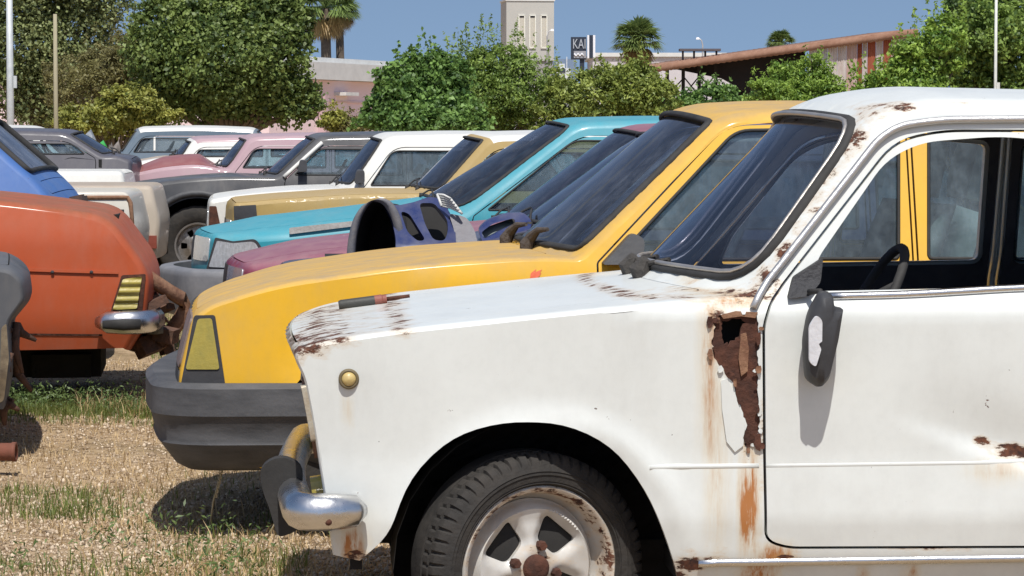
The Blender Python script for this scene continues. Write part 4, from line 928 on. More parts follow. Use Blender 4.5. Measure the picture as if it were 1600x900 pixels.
lamps(c, r_, .70, .84, .42, .72); bumper(c, r_, 'front_bumper', BLACKP, True, .3, .55, d=.08, h=.16)
# red car
c, r_, p_ = row_car('two_tone_saloon', 'faded red and pink saloon with a red bonnet beyond the charcoal off-roader', 200, 27.0, PINKP, (204, 272), (357, 266), (390, 215), [(255, 262), (310, 257)], L=4.2, hb=.11, roof=1.45, nose=.04, mats=dict(hood=REDP), opt=dict(pill=.07, ws_r=.08, hood_v=.96, seat=plain('red_seat', (.3, .04, .03), .9)), rust=.04)
lamps(c, r_, .62, .76, .40, .70); bumper(c, r_, 'front_bumper', CHROME, True, .4, .5, d=.06, h=.10)
# small pale car
c, r_, p_ = row_car('small_saloon', 'small pale saloon with white pillars in front of the slate van', 196, 30.0, DWHITE, (200, 258), (286, 248), (303, 218), [(225, 252), (255, 247)], L=3.8, roof=1.2, nose=.04, mats=dict(roof=PINKP, hood=BEIGE), opt=dict(pill=.08, mirror=(1.0, .95)))
lamps(c, r_, .60, .74, .40, .70)
# wagon / minibus with white roof
c, r_, p_ = row_car('slate_van', 'slate blue van with a white roof at the far end of the row', 168, 34.0, SLATE, (172, 256), (191, 240), (215, 202), [(180, 247)], L=3.6, W=.84, roof=1.45, back=.25, nose=.05, bow=.06, mats=dict(roof=DWHITE), opt=dict(pill=.07, trunk=False, hood=False, wiper=False), wx=.7, wb=2.1, cat='van', proffn=None, tum=.10)
lamps(c, r_, .60, .74, .46, .74)
q = MB(); panel(q, fillet([c.T(240, 214) + (.02,), c.T(243, 214) + (.0,), c.T(243, 235) + (.0,), c.T(240, 235) + (.0,)]), [], c.side(-1, .006), .05); q.build('window_frame', DWHITE, r_)

# ---------------------------------------------------------------- cars on the left, mostly cut by the edge of the picture
LG = 'scrapped cars on the left side'
AR = ALPHA + math.pi
def orange_prof(c, T):
    return [T(200, 548) + (.03, 0, 'n0'), T(226, 500) + (.05, .05, None), T(232, 440) + (.05, .04, None), T(224, 414) + (.05, .07, None), T(171, 342) + (.05, .14, 'lip'), T(120, 329) + (.03, .15, None), T(0, 314) + (.03, .3, None), T(-150, 303) + (.03, .2, None),
            T(-330, 296) + (.02, .03, 'cowl', .12), T(-470, 200) + (.04, .1, 'wt', .05), (2.7, 1.40, .04, .3, None), (3.1, 1.38, .04, .1, 'rt'), (3.5, .98, .03, .05, 'rb'), (4.5, .93, .03, .05, 'tl'), (4.6, .6, .04, .05, None), (4.55, .3, .04, 0, 't0')]
c, r_, p_ = row_car('orange_saloon', 'orange saloon on the left with ribbed yellow corner lamp and torn-off nose', 230, 13.7, ORANGE, None, None, None, L=4.6, W=.86, near=1, rz=AR + R(2.5), group=LG, proffn=orange_prof, wx=1.15, wb=2.75, zs=.26, ra=.30, wz=.20, wr=.29, opt=dict(step=.06, hood=False), r=(.045, .055))
OC, OROOT = c, r_
q = MB(); q.box((.85, 0, .165), (1.2, .8, .15)); q.box((.45, 0, .15), (.3, .9, .12)); q.box((2.0, .1, .17), (2.2, .25, .12)); q.build('shade_filler', UNDER, r_)  # dark boxes added to hide the sunlit ground strip under the car
ribs = fillet([c.T(192, 436) + (.01,), c.T(222, 432) + (.01,), c.T(214, 482) + (.01,), c.T(176, 484) + (.01,)])
def ribS(a, b):
    P, n = c.side(1, .012 + .006 * math.sin((b - .5) * 2 * math.pi / .042))(a, b); return P, n
q = MB(); panel(q, ribs, [], ribS, .008, flange=.04); q.build('corner_lamp', AMBER, r_)
onside(c, r_, 'lamp_surround', [c.T(190, 430) + (.01,), c.T(228, 428) + (.01,), c.T(222, 490) + (.01,), c.T(172, 489) + (.01,)], RUST, .004)
onside(c, r_, 'waist_crease', [c.T(-40, 416), c.T(185, 424), c.T(185, 428), c.T(-40, 421)], ORANGE, .010, flange=.012)
onside(c, r_, 'sill_crease', [c.T(-40, 520), c.T(160, 522), c.T(160, 525), c.T(-40, 523)], RUST, .003, flange=.003)
for px in (22, 82, 143):
    a, b = c.T(px, 425); q = MB(); q.lathe([(0, .003), (.008, .002), (.009, 0)], 10); q.build('trim_hole', DARK, r_, loc=(a, c.Y(a, b) + .012, b))
# chrome bumper stub with black insert
zc = c.T(185, 502)[1]; x0, x1 = c.T(236, 502)[0], c.T(152, 502)[0]
pth = [(x1, c.W + .02, zc), (x1 - .05, c.W + .055, zc), ((x0 + x1) / 2, c.W + .065, zc), (x0 + .06, c.W + .05, zc), (x0 + .0, c.W - .02, zc - .0), (x0 - .03, c.W - .2, zc)]
q = MB(); q.tube(pth, [.02, .040, .044, .044, .042, .04], 12, flat=1.35, up=(0, 0, 1)); bo = q.build('front_bumper', CHROME, r_)
q = MB(); q.tube([(x1 - .03, c.W + .09, zc - .008), ((x0 + x1) / 2, c.W + .10, zc - .008), (x0 + .05, c.W + .085, zc - .008)], [.012, .018, .016], 10, flat=1.7, up=(0, 0, 1)); q.build('bumper_insert', RUBBER, bo)
# torn front end: bent rusty slam panel, brackets
def loc(px, py, y): a, b = c.T(px, py, y); return np.array([a, y, b])
q = MB(); pts = [loc(221, 428, .60), loc(240, 440, .55), loc(268, 458, .45), loc(288, 470, .35), loc(291, 482, .3), loc(281, 500, .3), loc(268, 518, .32)]
q.sweep(pts, [(-.035, -.03), (.035, -.02), (.035, .03), (-.035, .03)], up=(0, 0.9, .43)); q.build('bent_slam_panel', RUSTL, r_)
q = MB(); rs = random.Random(2)
for k in range(16):
    p0 = loc(rs.uniform(205, 262), rs.uniform(470, 545), rs.uniform(.3, .75)); q.box(p0, (rs.uniform(.05, .16), rs.uniform(.05, .14), rs.uniform(.03, .10)), Matrix.Rotation(rs.uniform(-1, 1), 3, (rs.random(), rs.random(), rs.random())))
for k in range(7):
    p0 = loc(rs.uniform(205, 255), rs.uniform(470, 520), .6); p1 = p0 + np.array([rs.uniform(-.12, .12), rs.uniform(-.1, .1), rs.uniform(-.1, .1)]); q.tube([p0, (p0 + p1) / 2 + (0, 0, .03), p1], .008, 6)
q.build('torn_metal', plain('rusty_scrap', (.05, .03, .022), .9, scale=20, col2=(.16, .08, .05), bump=.6), r_)
q = MB(); q.lathe([(0, -.04), (.035, -.04), (.045, -.02), (.045, .05), (.03, .07), (0, .07)], 16, axis='x', c=loc(238, 486, .62)); q.lathe([(0, -.03), (.03, -.03), (.035, 0), (.035, .05), (0, .05)], 14, axis='x', c=loc(246, 512, .6)); q.build('horn', plain('grey_casting', (.09, .09, .09), .6), r_)
# blue hatchback, its tail towards the right
def hatch(px_rt, px_rb, px_tl, px_b, L=3.9):
    def f(c, T):
        a, b, d_, e = T(*px_rt), T(*px_rb), T(*px_tl), T(*px_b); dx = L - e[0]
        return [(.04, .32, .05, 0, 'n0'), (0, .5, .05, .06, None), (.03, .72, .05, .03, 'lip'), (.6, .84, .02, .3, None), (1.15, .90, .02, .03, 'cowl', .1), (1.7, a[1] - .02, .04, .1, 'wt', .05), (2.2, a[1] + .02, .04, .3, None), (a[0], a[1], .04, .06, 'rt'), (b[0], b[1], .03, .04, 'rb'), (d_[0], d_[1], .04, .04, 'tl'), (e[0], e[1], .05, .05, None), (e[0] - .04, .32, .04, 0, 't0')]
    return f
d = 16.1
c, r_, p_ = row_car('blue_hatchback', 'bright blue hatchback with sloping framed tail glass behind the orange car', 98, d, BLUEP, None, None, None, L=3.9, W=.80, group=LG, tail=True, rz=R(2), proffn=hatch((-56, 186), (46, 276), (70, 302), (98, 346)), mats=dict(glass=glass('dirty_tail_glass', (.25, .27, .3), .35, 1.45, .12)), opt=dict(ws_r=.06, pill=.12, trunk=True, seal=.016), handle=False, rearfix=True)
bumper(c, r_, 'rear_bumper', RUBBER, False, c.L - .4, .45, d=.06, h=.12)
a, b = c.T(92, 322)
for k in range(6): q = MB(); q.box((a + rs.uniform(-.02, .06), -c.W + rs.uniform(.5, 1.3), b + rs.uniform(-.12, .05)), (rs.uniform(.06, .14), .14, rs.uniform(.05, .12)), Matrix.Rotation(rs.uniform(-1, 1), 3, 'Y')); q.build('broken_lamp_piece', plain('dark_scrap', (.05, .03, .025), .8, scale=20, col2=(.12, .07, .05)), r_)
# cream pickup: its load bed ends here
def bed(top, end, zlow=.4, cab=1.0):
    def f(c, T):
        t = T(*top); e = T(*end); z = t[1]
        return [(.04, .35, .05, 0, 'n0'), (0, .5, .05, .06, None), (.03, .80, .05, .03, 'lip'), (.5, .92, .02, .3, None), (.95, .96, .02, .03, 'cowl', .1), (1.35, z + .40, .04, .1, 'wt', .05), (1.6, z + .42, .04, .2, None), (1.95, z + .40, .04, .06, 'rt'), (2.15, z - .0, .02, .04, 'rb'), (e[0] - .06, z, .015, .05, 'tl'), (e[0], (z + zlow) / 2, .02, .06, None), (e[0] - .03, zlow, .02, 0, 't0')]
    return f
d = 18.9
c, r_, p_ = row_car('cream_pickup', 'cream pickup bed with a rusty top rim behind the orange and blue cars', 214, d, CREAM, None, None, None, L=4.2, W=.80, group=LG, tail=True, proffn=bed((203, 300), (214, 340)), four=False, opt=dict(trunk=False), cat='pickup', handle=False, r=(.02, .05), rust=.04)
a, b = c.T(110, 303); e_, f_ = c.T(204, 302); q = MB(); q.tube([c.side(-1, .004)(x, b - .025)[0] for x in np.linspace(a, e_ - .02, 14)] + [c.side(-1, .004)(e_, b - .06)[0], c.side(-1, .004)(e_ + .025, b - .4)[0]], .016, 6); q.build('bed_rim', RUSTL, r_)
d = 21.0
c, r_, p_ = row_car('beige_estate', 'beige and brown car with a dark tail standing next to the charcoal off-roader', 250, d, BEIGE, None, None, None, L=4.3, W=.80, group=LG, tail=True, proffn=bed((240, 290), (250, 330)), four=False, opt=dict(trunk=False), handle=False, rust=.03)
onside(c, r_, 'tail_lamp', [c.T(231, 368), c.T(245, 368), c.T(245, 388), c.T(231, 388)], plain('broken_red_lens', (.22, .05, .03), .5), .02, flange=.05)
d = 23.8
c, r_, p_ = row_car('white_notchback', 'white notchback boot behind the beige car on the left', 202, d, DWHITE, None, None, None, L=4.2, W=.80, group=LG, tail=True, proffn=bed((193, 268), (202, 285)), four=False, handle=False)
bumper(c, r_, 'rear_bumper', RUBBER, False, c.L - .3, .55, d=.06, h=.12)
def front_right(lip, cowl, wt):
    def f(c, T):
        l, cw, w_ = T(*lip), T(*cowl), T(*wt); xr = w_[0] + 1.2
        return [(l[0] + .04, .32, .05, 0, 'n0'), (l[0] - .01, .5, .05, .06, None), (l[0] + .02, l[1], .05, .03, 'lip'), ((l[0] + cw[0]) / 2, (l[1] + cw[1]) / 2 + .03, .02, .2, None), (cw[0], cw[1], .02, .03, 'cowl', .1), (w_[0], w_[1], .04, .1, 'wt', .05), (w_[0] + .6, w_[1] + .02, .04, .3, None), (xr, w_[1], .04, .1, 'rt'), (xr + .4, cw[1] + .02, .03, .05, 'rb'), (4.05, cw[1] - .03, .03, .05, 'tl'), (4.1, .6, .04, .05, None), (4.06, .32, .04, 0, 't0')]
    return f
c, r_, p_ = row_car('dark_saloon', 'dark grey saloon facing right with a steep windscreen below the olive bush', 215, 26.5, paint('dark_violet_grey_paint', (.05, .048, .065), rough=.42, dust=.25, dustcol=(.2, .19, .2)), None, None, None, near=1, rz=AR, group=LG, proffn=front_right((208, 252), (160, 244), (104, 208)), opt=dict(pill=.07), handle=False)
lamps(c, r_, .62, .74, .40, .72)
c, r_, p_ = row_car('white_wreck', 'white wreck facing right with its bonnet missing next to the grey lamp pole', 150, 29.0, DWHITE, None, None, None, near=1, rz=AR, group=LG, proffn=front_right((140, 256), (92, 244), (50, 202)), opt=dict(pill=.10, hood=True), mats=dict(hood=UNDER), handle=False, rust=.06)
lamps(c, r_, .58, .70, .40, .72)
# dark nose at the very edge
c, r_, p_ = row_car('grey_nosed_car', 'car cut by the left edge with only its dented grey nose showing', 34, 11.2, paint('flat_grey_paint', (.075, .08, .09), rough=.6, coat=.05, dust=.15, dustcol=(.2, .2, .2), fadecol=(.12, .125, .135)), None, None, None, near=1, rz=AR + R(7), group=LG, L=4.1, r=(.02, .05),
            proffn=lambda c, T: [T(4, 640) + (.03, 0, 'n0'), T(16, 580) + (.03, .04, None), T(12, 505) + (.04, .03, None), T(37, 470) + (.05, .02, None), T(33, 440) + (.05, .02, None), T(18, 424) + (.04, .03, 'lip'), T(-120, 400) + (.03, .2, None), T(-330, 380) + (.02, .03, 'cowl', .1), T(-500, 250) + (.04, .1, 'wt'), (2.3, 1.38, .04, .2, None), (2.9, 1.36, .04, .1, 'rt'), (3.3, .93, .03, .05, 'rb'), (4.0, .9, .03, .05, 'tl'), (4.1, .6, .03, .05, None), (4.06, .3, .03, 0, 't0')],
            opt=dict(step=.05), wx=.9, handle=False)
onside(c, r_, 'torn_lamp_unit', [c.T(2, 512) + (.01,), c.T(10, 505) + (.01,), c.T(14, 560) + (.01,), c.T(6, 625) + (.01,), c.T(-2, 630) + (.01,)], plain('yellowed_plastic', (.30, .24, .15), .6, scale=20, col2=(.12, .09, .06)), .012, flange=.05)
rr = random.Random(9); q = MB()
for k in range(12):
    a, b = c.T(rr.uniform(4, 30), rr.uniform(500, 640)); p0 = np.array([a, c.W - rr.uniform(.05, .5), b]); p1 = p0 + np.array([rr.uniform(-.10, .06), 0, rr.uniform(-.22, .05)]); q.tube([p0, (p0 + p1) / 2 + (.02, 0, 0), p1], [rr.uniform(.01, .025), .02, .008], 6)
q.build('torn_metal', MATS['rusty_scrap'], r_)

# ---------------------------------------------------------------- loose blue panels on the hidden car
NAVYB = paint('blue_plastic_paint', (0.007, 0.020, 0.105), rough=.22, dust=.03, dustcol=(.1, .1, .14), coat=.5, fadecol=(.012, .03, .13))
def blue_panels():
    y = -.52; M = Matrix.Translation(HROOT.location) @ Matrix.Rotation(ALPHA, 4, 'Z'); L = lambda px, py, dy=0: np.array([*HC.T(px, py, y)][:1] + [dy] + [*HC.T(px, py, y)][1:])
    b0 = L(645, 404); base = M @ Vector((b0[0], y, b0[2]))
    root = thing('blue_bumper_cover', 'loose blue bumper cover with dark arch-shaped openings lying on a hidden bonnet', 'car part', tuple(base), ALPHA, 'loose blue body panels')
    Lr = lambda px, py, dy=0: L(px, py, dy) - np.array([b0[0], 0, b0[2]])
    P2 = lambda *p: fillet([tuple(Lr(a, b)[[0, 2]]) + (.02,) for a, b in p], 4)
    arch = [Lr(*p) for p in ((541, 404), (544, 370), (552, 340), (566, 320), (582, 313), (598, 318), (610, 336), (618, 362), (621, 404))]
    arch = [np.array([a, 0, b]) for a, b in fillet([(p[0], p[2], .05) for p in arch], 3, closed=False)]
    q = MB(); n = len(arch); v = [p + np.array([0.0 + .10 * t, .40 * t, -.02 * t]) for t in (0, .5, 1) for p in arch]
    q.add(v, [(k * n + j, k * n + j + 1, (k + 1) * n + j + 1, (k + 1) * n + j) for k in range(2) for j in range(n - 1)]); q.add(v[2 * n:], [tuple(range(n))]); q.build('arch_liner', UNDER, root)
    q = MB(); v = [p + np.array([o, dy, o2]) for p in arch for o, dy, o2 in ((0, -.006, 0), (.014, -.03, .008), (.034, -.02, .014), (.040, .06, .01))]
    q.add(v, [(j * 4 + k, (j + 1) * 4 + k, (j + 1) * 4 + k + 1, j * 4 + k + 1) for j in range(n - 1) for k in range(3)]); q.build('arch_edge', plain('grey_blue_edge', (.10, .105, .13), .55, scale=18, col2=(.18, .17, .17)), root)
    def S(a, b):
        u = (a + .25) / .5; return (a, -.02 - .10 * math.sin(max(0, min(1, u)) * math.pi) * (1 - .5 * max(0, min(1, b / .27))) + .9 * max(0, b - .05), b), (0, 1, -.3)
    out = P2((600, 318), (622, 322), (650, 316), (672, 308), (692, 312), (706, 336), (712, 360), (712, 404), (616, 404), (618, 372), (612, 340))
    h1 = P2((656, 318), (680, 318), (700, 344), (700, 362), (694, 376), (676, 374), (664, 350)); h2 = P2((626, 330), (640, 334), (664, 374), (652, 376), (636, 362))
    q = MB(); panel(q, out, [h1, h2], S, .02, flange=.06); q.build('shell', NAVYB, root)
    q = MB(); panel(q, P2((612, 325), (706, 325), (708, 398), (620, 398)), [], lambda a, b: ((a, .20 + .9 * max(0, b - .05) - .0, b), (0, 1, 0)), .05, flange=0); q.build('backing', UNDER, root)
    q = MB(); panel(q, P2((702, 334), (730, 340), (742, 360), (750, 398), (712, 402), (710, 360)), [], lambda a, b: ((a, -.05 + .5 * max(0, b), b), (0, 1, 0)), .03, flange=.08); q.build('side_flap', plain('grey_flap', (.12, .12, .14), .55, scale=15, col2=(.17, .16, .17)), root)
    q = MB(); 
    for k in range(6):
        t = k / 5; a0, a1 = Lr(684 + t * 6, 304 + t * 18), Lr(704 + t * 16, 310 + t * 22); q.tube([a0 + (0, .05, .0), (a0 + a1) / 2 + (0, .03, .006), a1 + (0, .0, .0)], .0055, 5)
    for a0, a1 in ((Lr(684, 304), Lr(690, 322)), (Lr(704, 310), Lr(722, 334))): q.tube([a0 + (0, .05, 0), a1 + (0, .0, 0)], .006, 5)
    q.build('mesh_insert', plain('pale_plastic', (.55, .55, .52), .6), root)
    # second panel
    b1 = L(790, 384); base = M @ Vector((b1[0], y, b1[2])); r2 = thing('blue_wing_offcut', 'smaller blue panel offcut with a slot, beside the yellow windscreen', 'car part', tuple(base), ALPHA, 'loose blue body panels')
    b0[:] = b1
    out = P2((748, 358), (764, 344), (795, 334), (822, 333), (834, 346), (830, 360), (812, 372), (790, 386), (757, 390)); h = P2((752, 364), (772, 350), (806, 342), (808, 350), (784, 360), (756, 374))
    q = MB(); panel(q, out, [h], lambda a, b: ((a, -.03 + 1.2 * max(0, b) - .3 * a * a, b), (0, 1, 0)), .02, flange=.06); q.build('shell', NAVYB, r2)
    q = MB(); panel(q, P2((752, 360), (806, 342), (806, 366), (768, 388)), [], lambda a, b: ((a, .04 + 1.2 * max(0, b), b), (0, 1, 0)), .03, flange=0); q.build('inner_strip', plain('grey_green_plastic', (.14, .17, .17), .5), r2)
blue_panels()
# ------------------------------------------------------------------ ground
def ground():
    m, N, L, out = newmat('dry_gravel'); co = coords(N); b = nd(N, 'ShaderNodeBsdfPrincipled'); b.inputs['Roughness'].default_value = .95; b.inputs['Specular IOR Level'].default_value = .15
    n1 = noise(N, L, co, 1.3, 6, .65); n2 = noise(N, L, co, 22, 6, .7); n3 = noise(N, L, co, 90, 3, .6)
    vo = N.new('ShaderNodeTexVoronoi'); vo.inputs['Scale'].default_value = 34; L.new(co, vo.inputs['Vector'])
    c = mix(N, L, ramp(N, L, n2, .32, .68), (.36, .24, .135), (.66, .50, .32))
    c = mix(N, L, mth(N, L, 'MULTIPLY', ramp(N, L, vo.outputs['Distance'], .35, .05), .3), c, (.66, .56, .42))
    c = mix(N, L, mth(N, L, 'MULTIPLY', ramp(N, L, n3, .5, .75), .6), c, (.19, .12, .065))
    c = mix(N, L, mth(N, L, 'MULTIPLY', ramp(N, L, n1, .50, .68), .6), c, (.19, .15, .075)); n4 = noise(N, L, co, 3.4, 5, .6)
    c = mix(N, L, mth(N, L, 'MULTIPLY', ramp(N, L, n4, .54, .70), .55), c, (.17, .105, .06))
    L.new(c, b.inputs['Base Color']); bp = N.new('ShaderNodeBump'); bp.inputs['Strength'].default_value = .9; bp.inputs['Distance'].default_value = .03
    L.new(mth(N, L, 'ADD', n2, mth(N, L, 'MULTIPLY', n3, .5)), bp.inputs['Height']); L.new(bp.outputs[0], b.inputs['Normal']); L.new(b.outputs[0], out.inputs[0])
    q = MB(); xs = np.concatenate([[-900, -300, -80, -30], np.arange(-8, 8.1, .25), [30, 80, 300, 900]]); ys = np.concatenate([[-20, 2], np.arange(5, 30, .25), [40, 60, 100, 200, 500, 1500]])
    def h(x, y): return -.03 + .03 * math.sin(x * 1.9 + y * .7) * math.sin(y * 1.3 - x * .4) if 5 < y < 30 and abs(x) < 8 else -.03
    v = [(x, y, h(x, y)) for y in ys for x in xs]; k = len(xs); q.add(v, [(i * k + j, i * k + j + 1, (i + 1) * k + j + 1, (i + 1) * k + j) for i in range(len(ys) - 1) for j in range(k - 1)])
    o = q.build('ground', m); o['kind'] = 'structure'; return h
GH = ground()

def leafmat(name, c0, c1, tr=.25, rough=.5):
    m, N, L, out = newmat(name); at_ = nd(N, 'ShaderNodeAttribute', attribute_name='tone')
    c = mix(N, L, at_.outputs['Fac'], c0, c1)
    b = nd(N, 'ShaderNodeBsdfPrincipled'); b.inputs['Roughness'].default_value = rough; L.new(c, b.inputs['Base Color']); b.inputs['Specular IOR Level'].default_value = .35
    t = nd(N, 'ShaderNodeBsdfTranslucent'); c2 = mix(N, L, .5, c, tuple(min(1, x * 1.6) for x in c1)); L.new(c2, t.inputs[0])
    ms = nd(N, 'ShaderNodeMixShader'); ms.inputs[0].default_value = tr; L.new(b.outputs[0], ms.inputs[1]); L.new(t.outputs[0], ms.inputs[2]); L.new(ms.outputs[0], out.inputs[0]); return m
def mesh_np(name, V, Fq, mat, parent=None, tone=None, loc=None):
    """V (n,3), Fq (m,k) equal-sized faces"""
    me = bpy.data.meshes.new(name); n, k = Fq.shape
    me.vertices.add(len(V)); me.vertices.foreach_set('co', V.astype(np.float32).ravel()); me.loops.add(n * k); me.loops.foreach_set('vertex_index', Fq.astype(np.int32).ravel())
    me.polygons.add(n); me.polygons.foreach_set('loop_start', np.arange(0, n * k, k, dtype=np.int32)); me.polygons.foreach_set('loop_total', np.full(n, k, np.int32))
    if tone is not None: a = me.attributes.new('tone', 'FLOAT', 'POINT'); a.data.foreach_set('value', tone.astype(np.float32))
    me.update(calc_edges=True); me.materials.append(mat); o = bpy.data.objects.new(name, me); COL.objects.link(o)
    if parent is not None: o.parent = parent
    if loc is not None: o.location = loc
    return o
def unit(a): return a / (np.linalg.norm(a, axis=-1, keepdims=True) + 1e-9)
def leaves(C, size, nbias, rng, aspect=.6):
    """diamond leaves at points C, folded a little; nbias (n,3) = preferred facing"""
    n = len(C); nrm = unit(nbias + rng.normal(0, .85, (n, 3))); t = unit(np.cross(nrm, rng.normal(0, 1, (n, 3)))); b = np.cross(nrm, t)
    s = (size * rng.uniform(.6, 1.35, n))[:, None]
    p0, p2 = C - t * s * .5, C + t * s * .5 - nrm * s * .12; p1, p3 = C + b * s * aspect * .5 - t * s * .08 + nrm * s * .06, C - b * s * aspect * .5 - t * s * .08 + nrm * s * .06
    V = np.stack([p0, p1, p2, p3], 1).reshape(-1, 3); F = np.arange(n * 4).reshape(n, 4); return V, F
BARK = plain('bark', (.10, .075, .05), .9, scale=10, col2=(.2, .16, .12), stretch=(3, 3, .5), bump=.6)
def tree(name, label, cat, d, lobes, leaf, n, mat, group, seed, shoots=0, trunk=True, shoot_h=1.0, aspect=.6, dens=1.0, clump=.095):
    if 'hedge' in name or name == 'yellow_bush': lobes = list(lobes) + [(np.mean([l[0] for l in lobes]), 192, (max(l[0] + l[2] for l in lobes) - min(l[0] - l[2] for l in lobes)) * .52, 30)]
    leaf *= .62; n = int(n * 1.8); lobes = [(a, b, rx * .92, ry * .90) for a, b, rx, ry in lobes]
    rng = np.random.default_rng(seed); P = []; NB = []; T_ = []
    cx = np.mean([l[0] for l in lobes]); base = at(cx, 400, d); base[2] = 0; root = thing(name, label, cat, tuple(base), 0, group)
    L3 = []; lobes = list(lobes) + [(a + rx * 1.0 * math.cos(t), b + ry * .95 * math.sin(t), rx * q, ry * q * rng.uniform(.7, 1.1)) for a, b, rx, ry in lobes for t, q in zip(rng.uniform(math.pi * .75, math.pi * 2.25, 5), rng.uniform(.18, .44, 5))]
    for (px, py, rx, ry) in lobes:
        c = at(px, py, d) - base; s = d / F_PX; L3.append((c + np.array([0, rng.uniform(-.5, .5) * rx * s, 0]), np.array([rx * s, (rx + ry) * .5 * s, ry * s])))
    area = sum(r[0] * r[2] for _, r in L3)
    for c, r in L3:
        k = int(n * r[0] * r[2] / area); nc = max(12, int(k / 30)); u = unit(rng.normal(0, 1, (nc, 3))); u[:, 1] = np.where(rng.random(nc) < .75, -abs(u[:, 1]), u[:, 1])
        rad = np.clip(1 - abs(rng.normal(0, .28, nc)) + (rng.random(nc) < .12) * rng.uniform(.0, .16, nc), .3, 1.2); cc = c + u * r * rad[:, None]
        idx = rng.integers(0, nc, k); sp = clump * (r.mean() ** .5); pts = cc[idx] + rng.normal(0, sp, (k, 3)) * [1, 1, .8]; tone_c = rng.normal(.48, .30, nc)
        P.append(pts); NB.append(unit(u[idx] * .8 + [0, -.15, .75])); T_.append(np.clip(tone_c[idx] + rng.normal(0, .16, k), 0, 1))
    for i in range(shoots):
        c, r = L3[rng.integers(len(L3))]; x = c + np.array([rng.uniform(-.9, .9) * r[0], rng.uniform(-.6, .3) * r[1], r[2] * rng.uniform(.55, .9)]); h = rng.uniform(.4, 1) * shoot_h; k = int(26 * h / .7)
        t = np.sort(rng.random(k))[:, None]; pts = x + np.array([rng.normal(0, .12) * h, 0, h]) * t + rng.normal(0, .045, (k, 3)) * (1.25 - t); P.append(pts); NB.append(unit(rng.normal(0, 1, (k, 3)) + [0, -.3, .5])); T_.append(np.clip(rng.normal(.6, .2, k), 0, 1))
    P = np.concatenate(P); NB = np.concatenate(NB); T_ = np.concatenate(T_); keep = P[:, 2] > .02; P, NB, T_ = P[keep], NB[keep], T_[keep]
    V, F = leaves(P, leaf, NB, rng, aspect); mesh_np('crown', V, F, mat, root, np.repeat(T_, 4))
    if trunk:
        q = MB(); top = max(c[2] for c, r in L3); w = .05 + .02 * top; q.tube([(0, .2, -.15), (.03, .2, top * .3), (-.02, .2, top * .6)], [w, w * .8, w * .5], 8)
        for c, r in L3: q.tube([(0, .2, top * .25), c * .5 + np.array([0, .1, top * .15]), c], [w * .55, w * .35, .012], 6)
        q.build('trunk', BARK, root)
    return root
LF_FIG = leafmat('fig_leaf', (.038, .07, .016), (.24, .31, .085)); LF_TALL = leafmat('grey_green_leaf', (.06, .085, .03), (.30, .34, .14))
LF_OLIVE = leafmat('olive_brown_leaf', (.11, .10, .04), (.30, .28, .11)); LF_YEL = leafmat('yellow_green_leaf', (.13, .15, .03), (.42, .42, .10))
LF_HEDGE = leafmat('hedge_leaf', (.04, .09, .022), (.22, .36, .09)); LF_MID = leafmat('mid_green_leaf', (.06, .11, .022), (.29, .40, .09)); LF_BRIGHT = leafmat('bright_leaf', (.08, .16, .025), (.34, .48, .09)); LF_DARK = leafmat('dark_leaf', (.025, .06, .018), (.12, .20, .06))
TG = 'trees behind the car lot'; BG = 'bushes along the far edge of the lot'
tree('tall_tree', 'tall grey-green tree filling the upper left corner behind the poles', 'tree', 76, [(30, 60, 85, 90), (115, 45, 75, 75), (60, 150, 85, 60), (150, 10, 55, 45), (20, -30, 90, 60), (120, -40, 70, 50), (-40, 90, 60, 90), (150, 120, 60, 60)], .19, 24000, LF_TALL, TG, 1, clump=.2)
tree('olive_bush', 'brownish olive bush between the left tree and the fig tree', 'bush', 63, [(120, 135, 48, 55), (172, 115, 42, 50), (192, 85, 28, 32), (205, 110, 34, 60)], .13, 9000, LF_OLIVE, BG, 2, aspect=.4, shoots=20, shoot_h=.5)
tree('yellow_bush', 'low yellow-green bush behind the green sack', 'bush', 58, [(150, 182, 52, 26), (205, 165, 40, 38), (120, 195, 30, 20), (235, 180, 28, 30)], .15, 6000, LF_YEL, BG, 3)
tree('fig_tree', 'big broad-leaved fig tree left of the pink building', 'tree', 60, [(345, 95, 120, 85), (262, 85, 66, 66), (425, 95, 62, 80), (300, 150, 84, 48), (420, 152, 78, 48), (466, 160, 34, 40), (252, 135, 46, 48), (330, 15, 92, 45), (405, 12, 66, 40), (285, 40, 55, 45), (448, 45, 36, 50)], .155, 36000, LF_FIG, TG, 4, clump=.12, aspect=.75)
tree('hedge_bush', 'rounded dark green bush right of the pink wall', 'bush', 54, [(640, 148, 62, 60), (612, 172, 42, 42), (690, 128, 52, 48), (700, 170, 55, 42), (650, 110, 34, 30)], .15, 13000, LF_HEDGE, BG, 5, shoots=26, shoot_h=.5, aspect=.7)
tree('hedge_bush', 'feathery mid-green bush with upright shoots below the beige tower', 'bush', 57, [(765, 142, 62, 56), (815, 135, 52, 60), (790, 105, 44, 34), (835, 160, 42, 46), (735, 165, 50, 45), (740, 110, 34, 30)], .125, 13000, LF_MID, BG, 6, shoots=110, shoot_h=.75, aspect=.42)
tree('hedge_bush', 'yellowish green bush under the sign and the round palm', 'bush', 56, [(915, 152, 58, 44), (985, 138, 52, 44), (948, 128, 38, 32), (1015, 155, 46, 40), (880, 165, 40, 40), (985, 110, 22, 18)], .14, 12000, leafmat('lime_leaf', (.08, .12, .022), (.36, .42, .10)), BG, 7, shoots=40, shoot_h=.45, aspect=.5)
tree('hedge_bush', 'low dark bush in front of the rusty shed posts', 'bush', 58, [(1070, 165, 46, 26), (1120, 160, 44, 28), (1160, 172, 40, 26), (1030, 172, 40, 26)], .15, 7000, LF_HEDGE, BG, 8, shoots=16, shoot_h=.4)
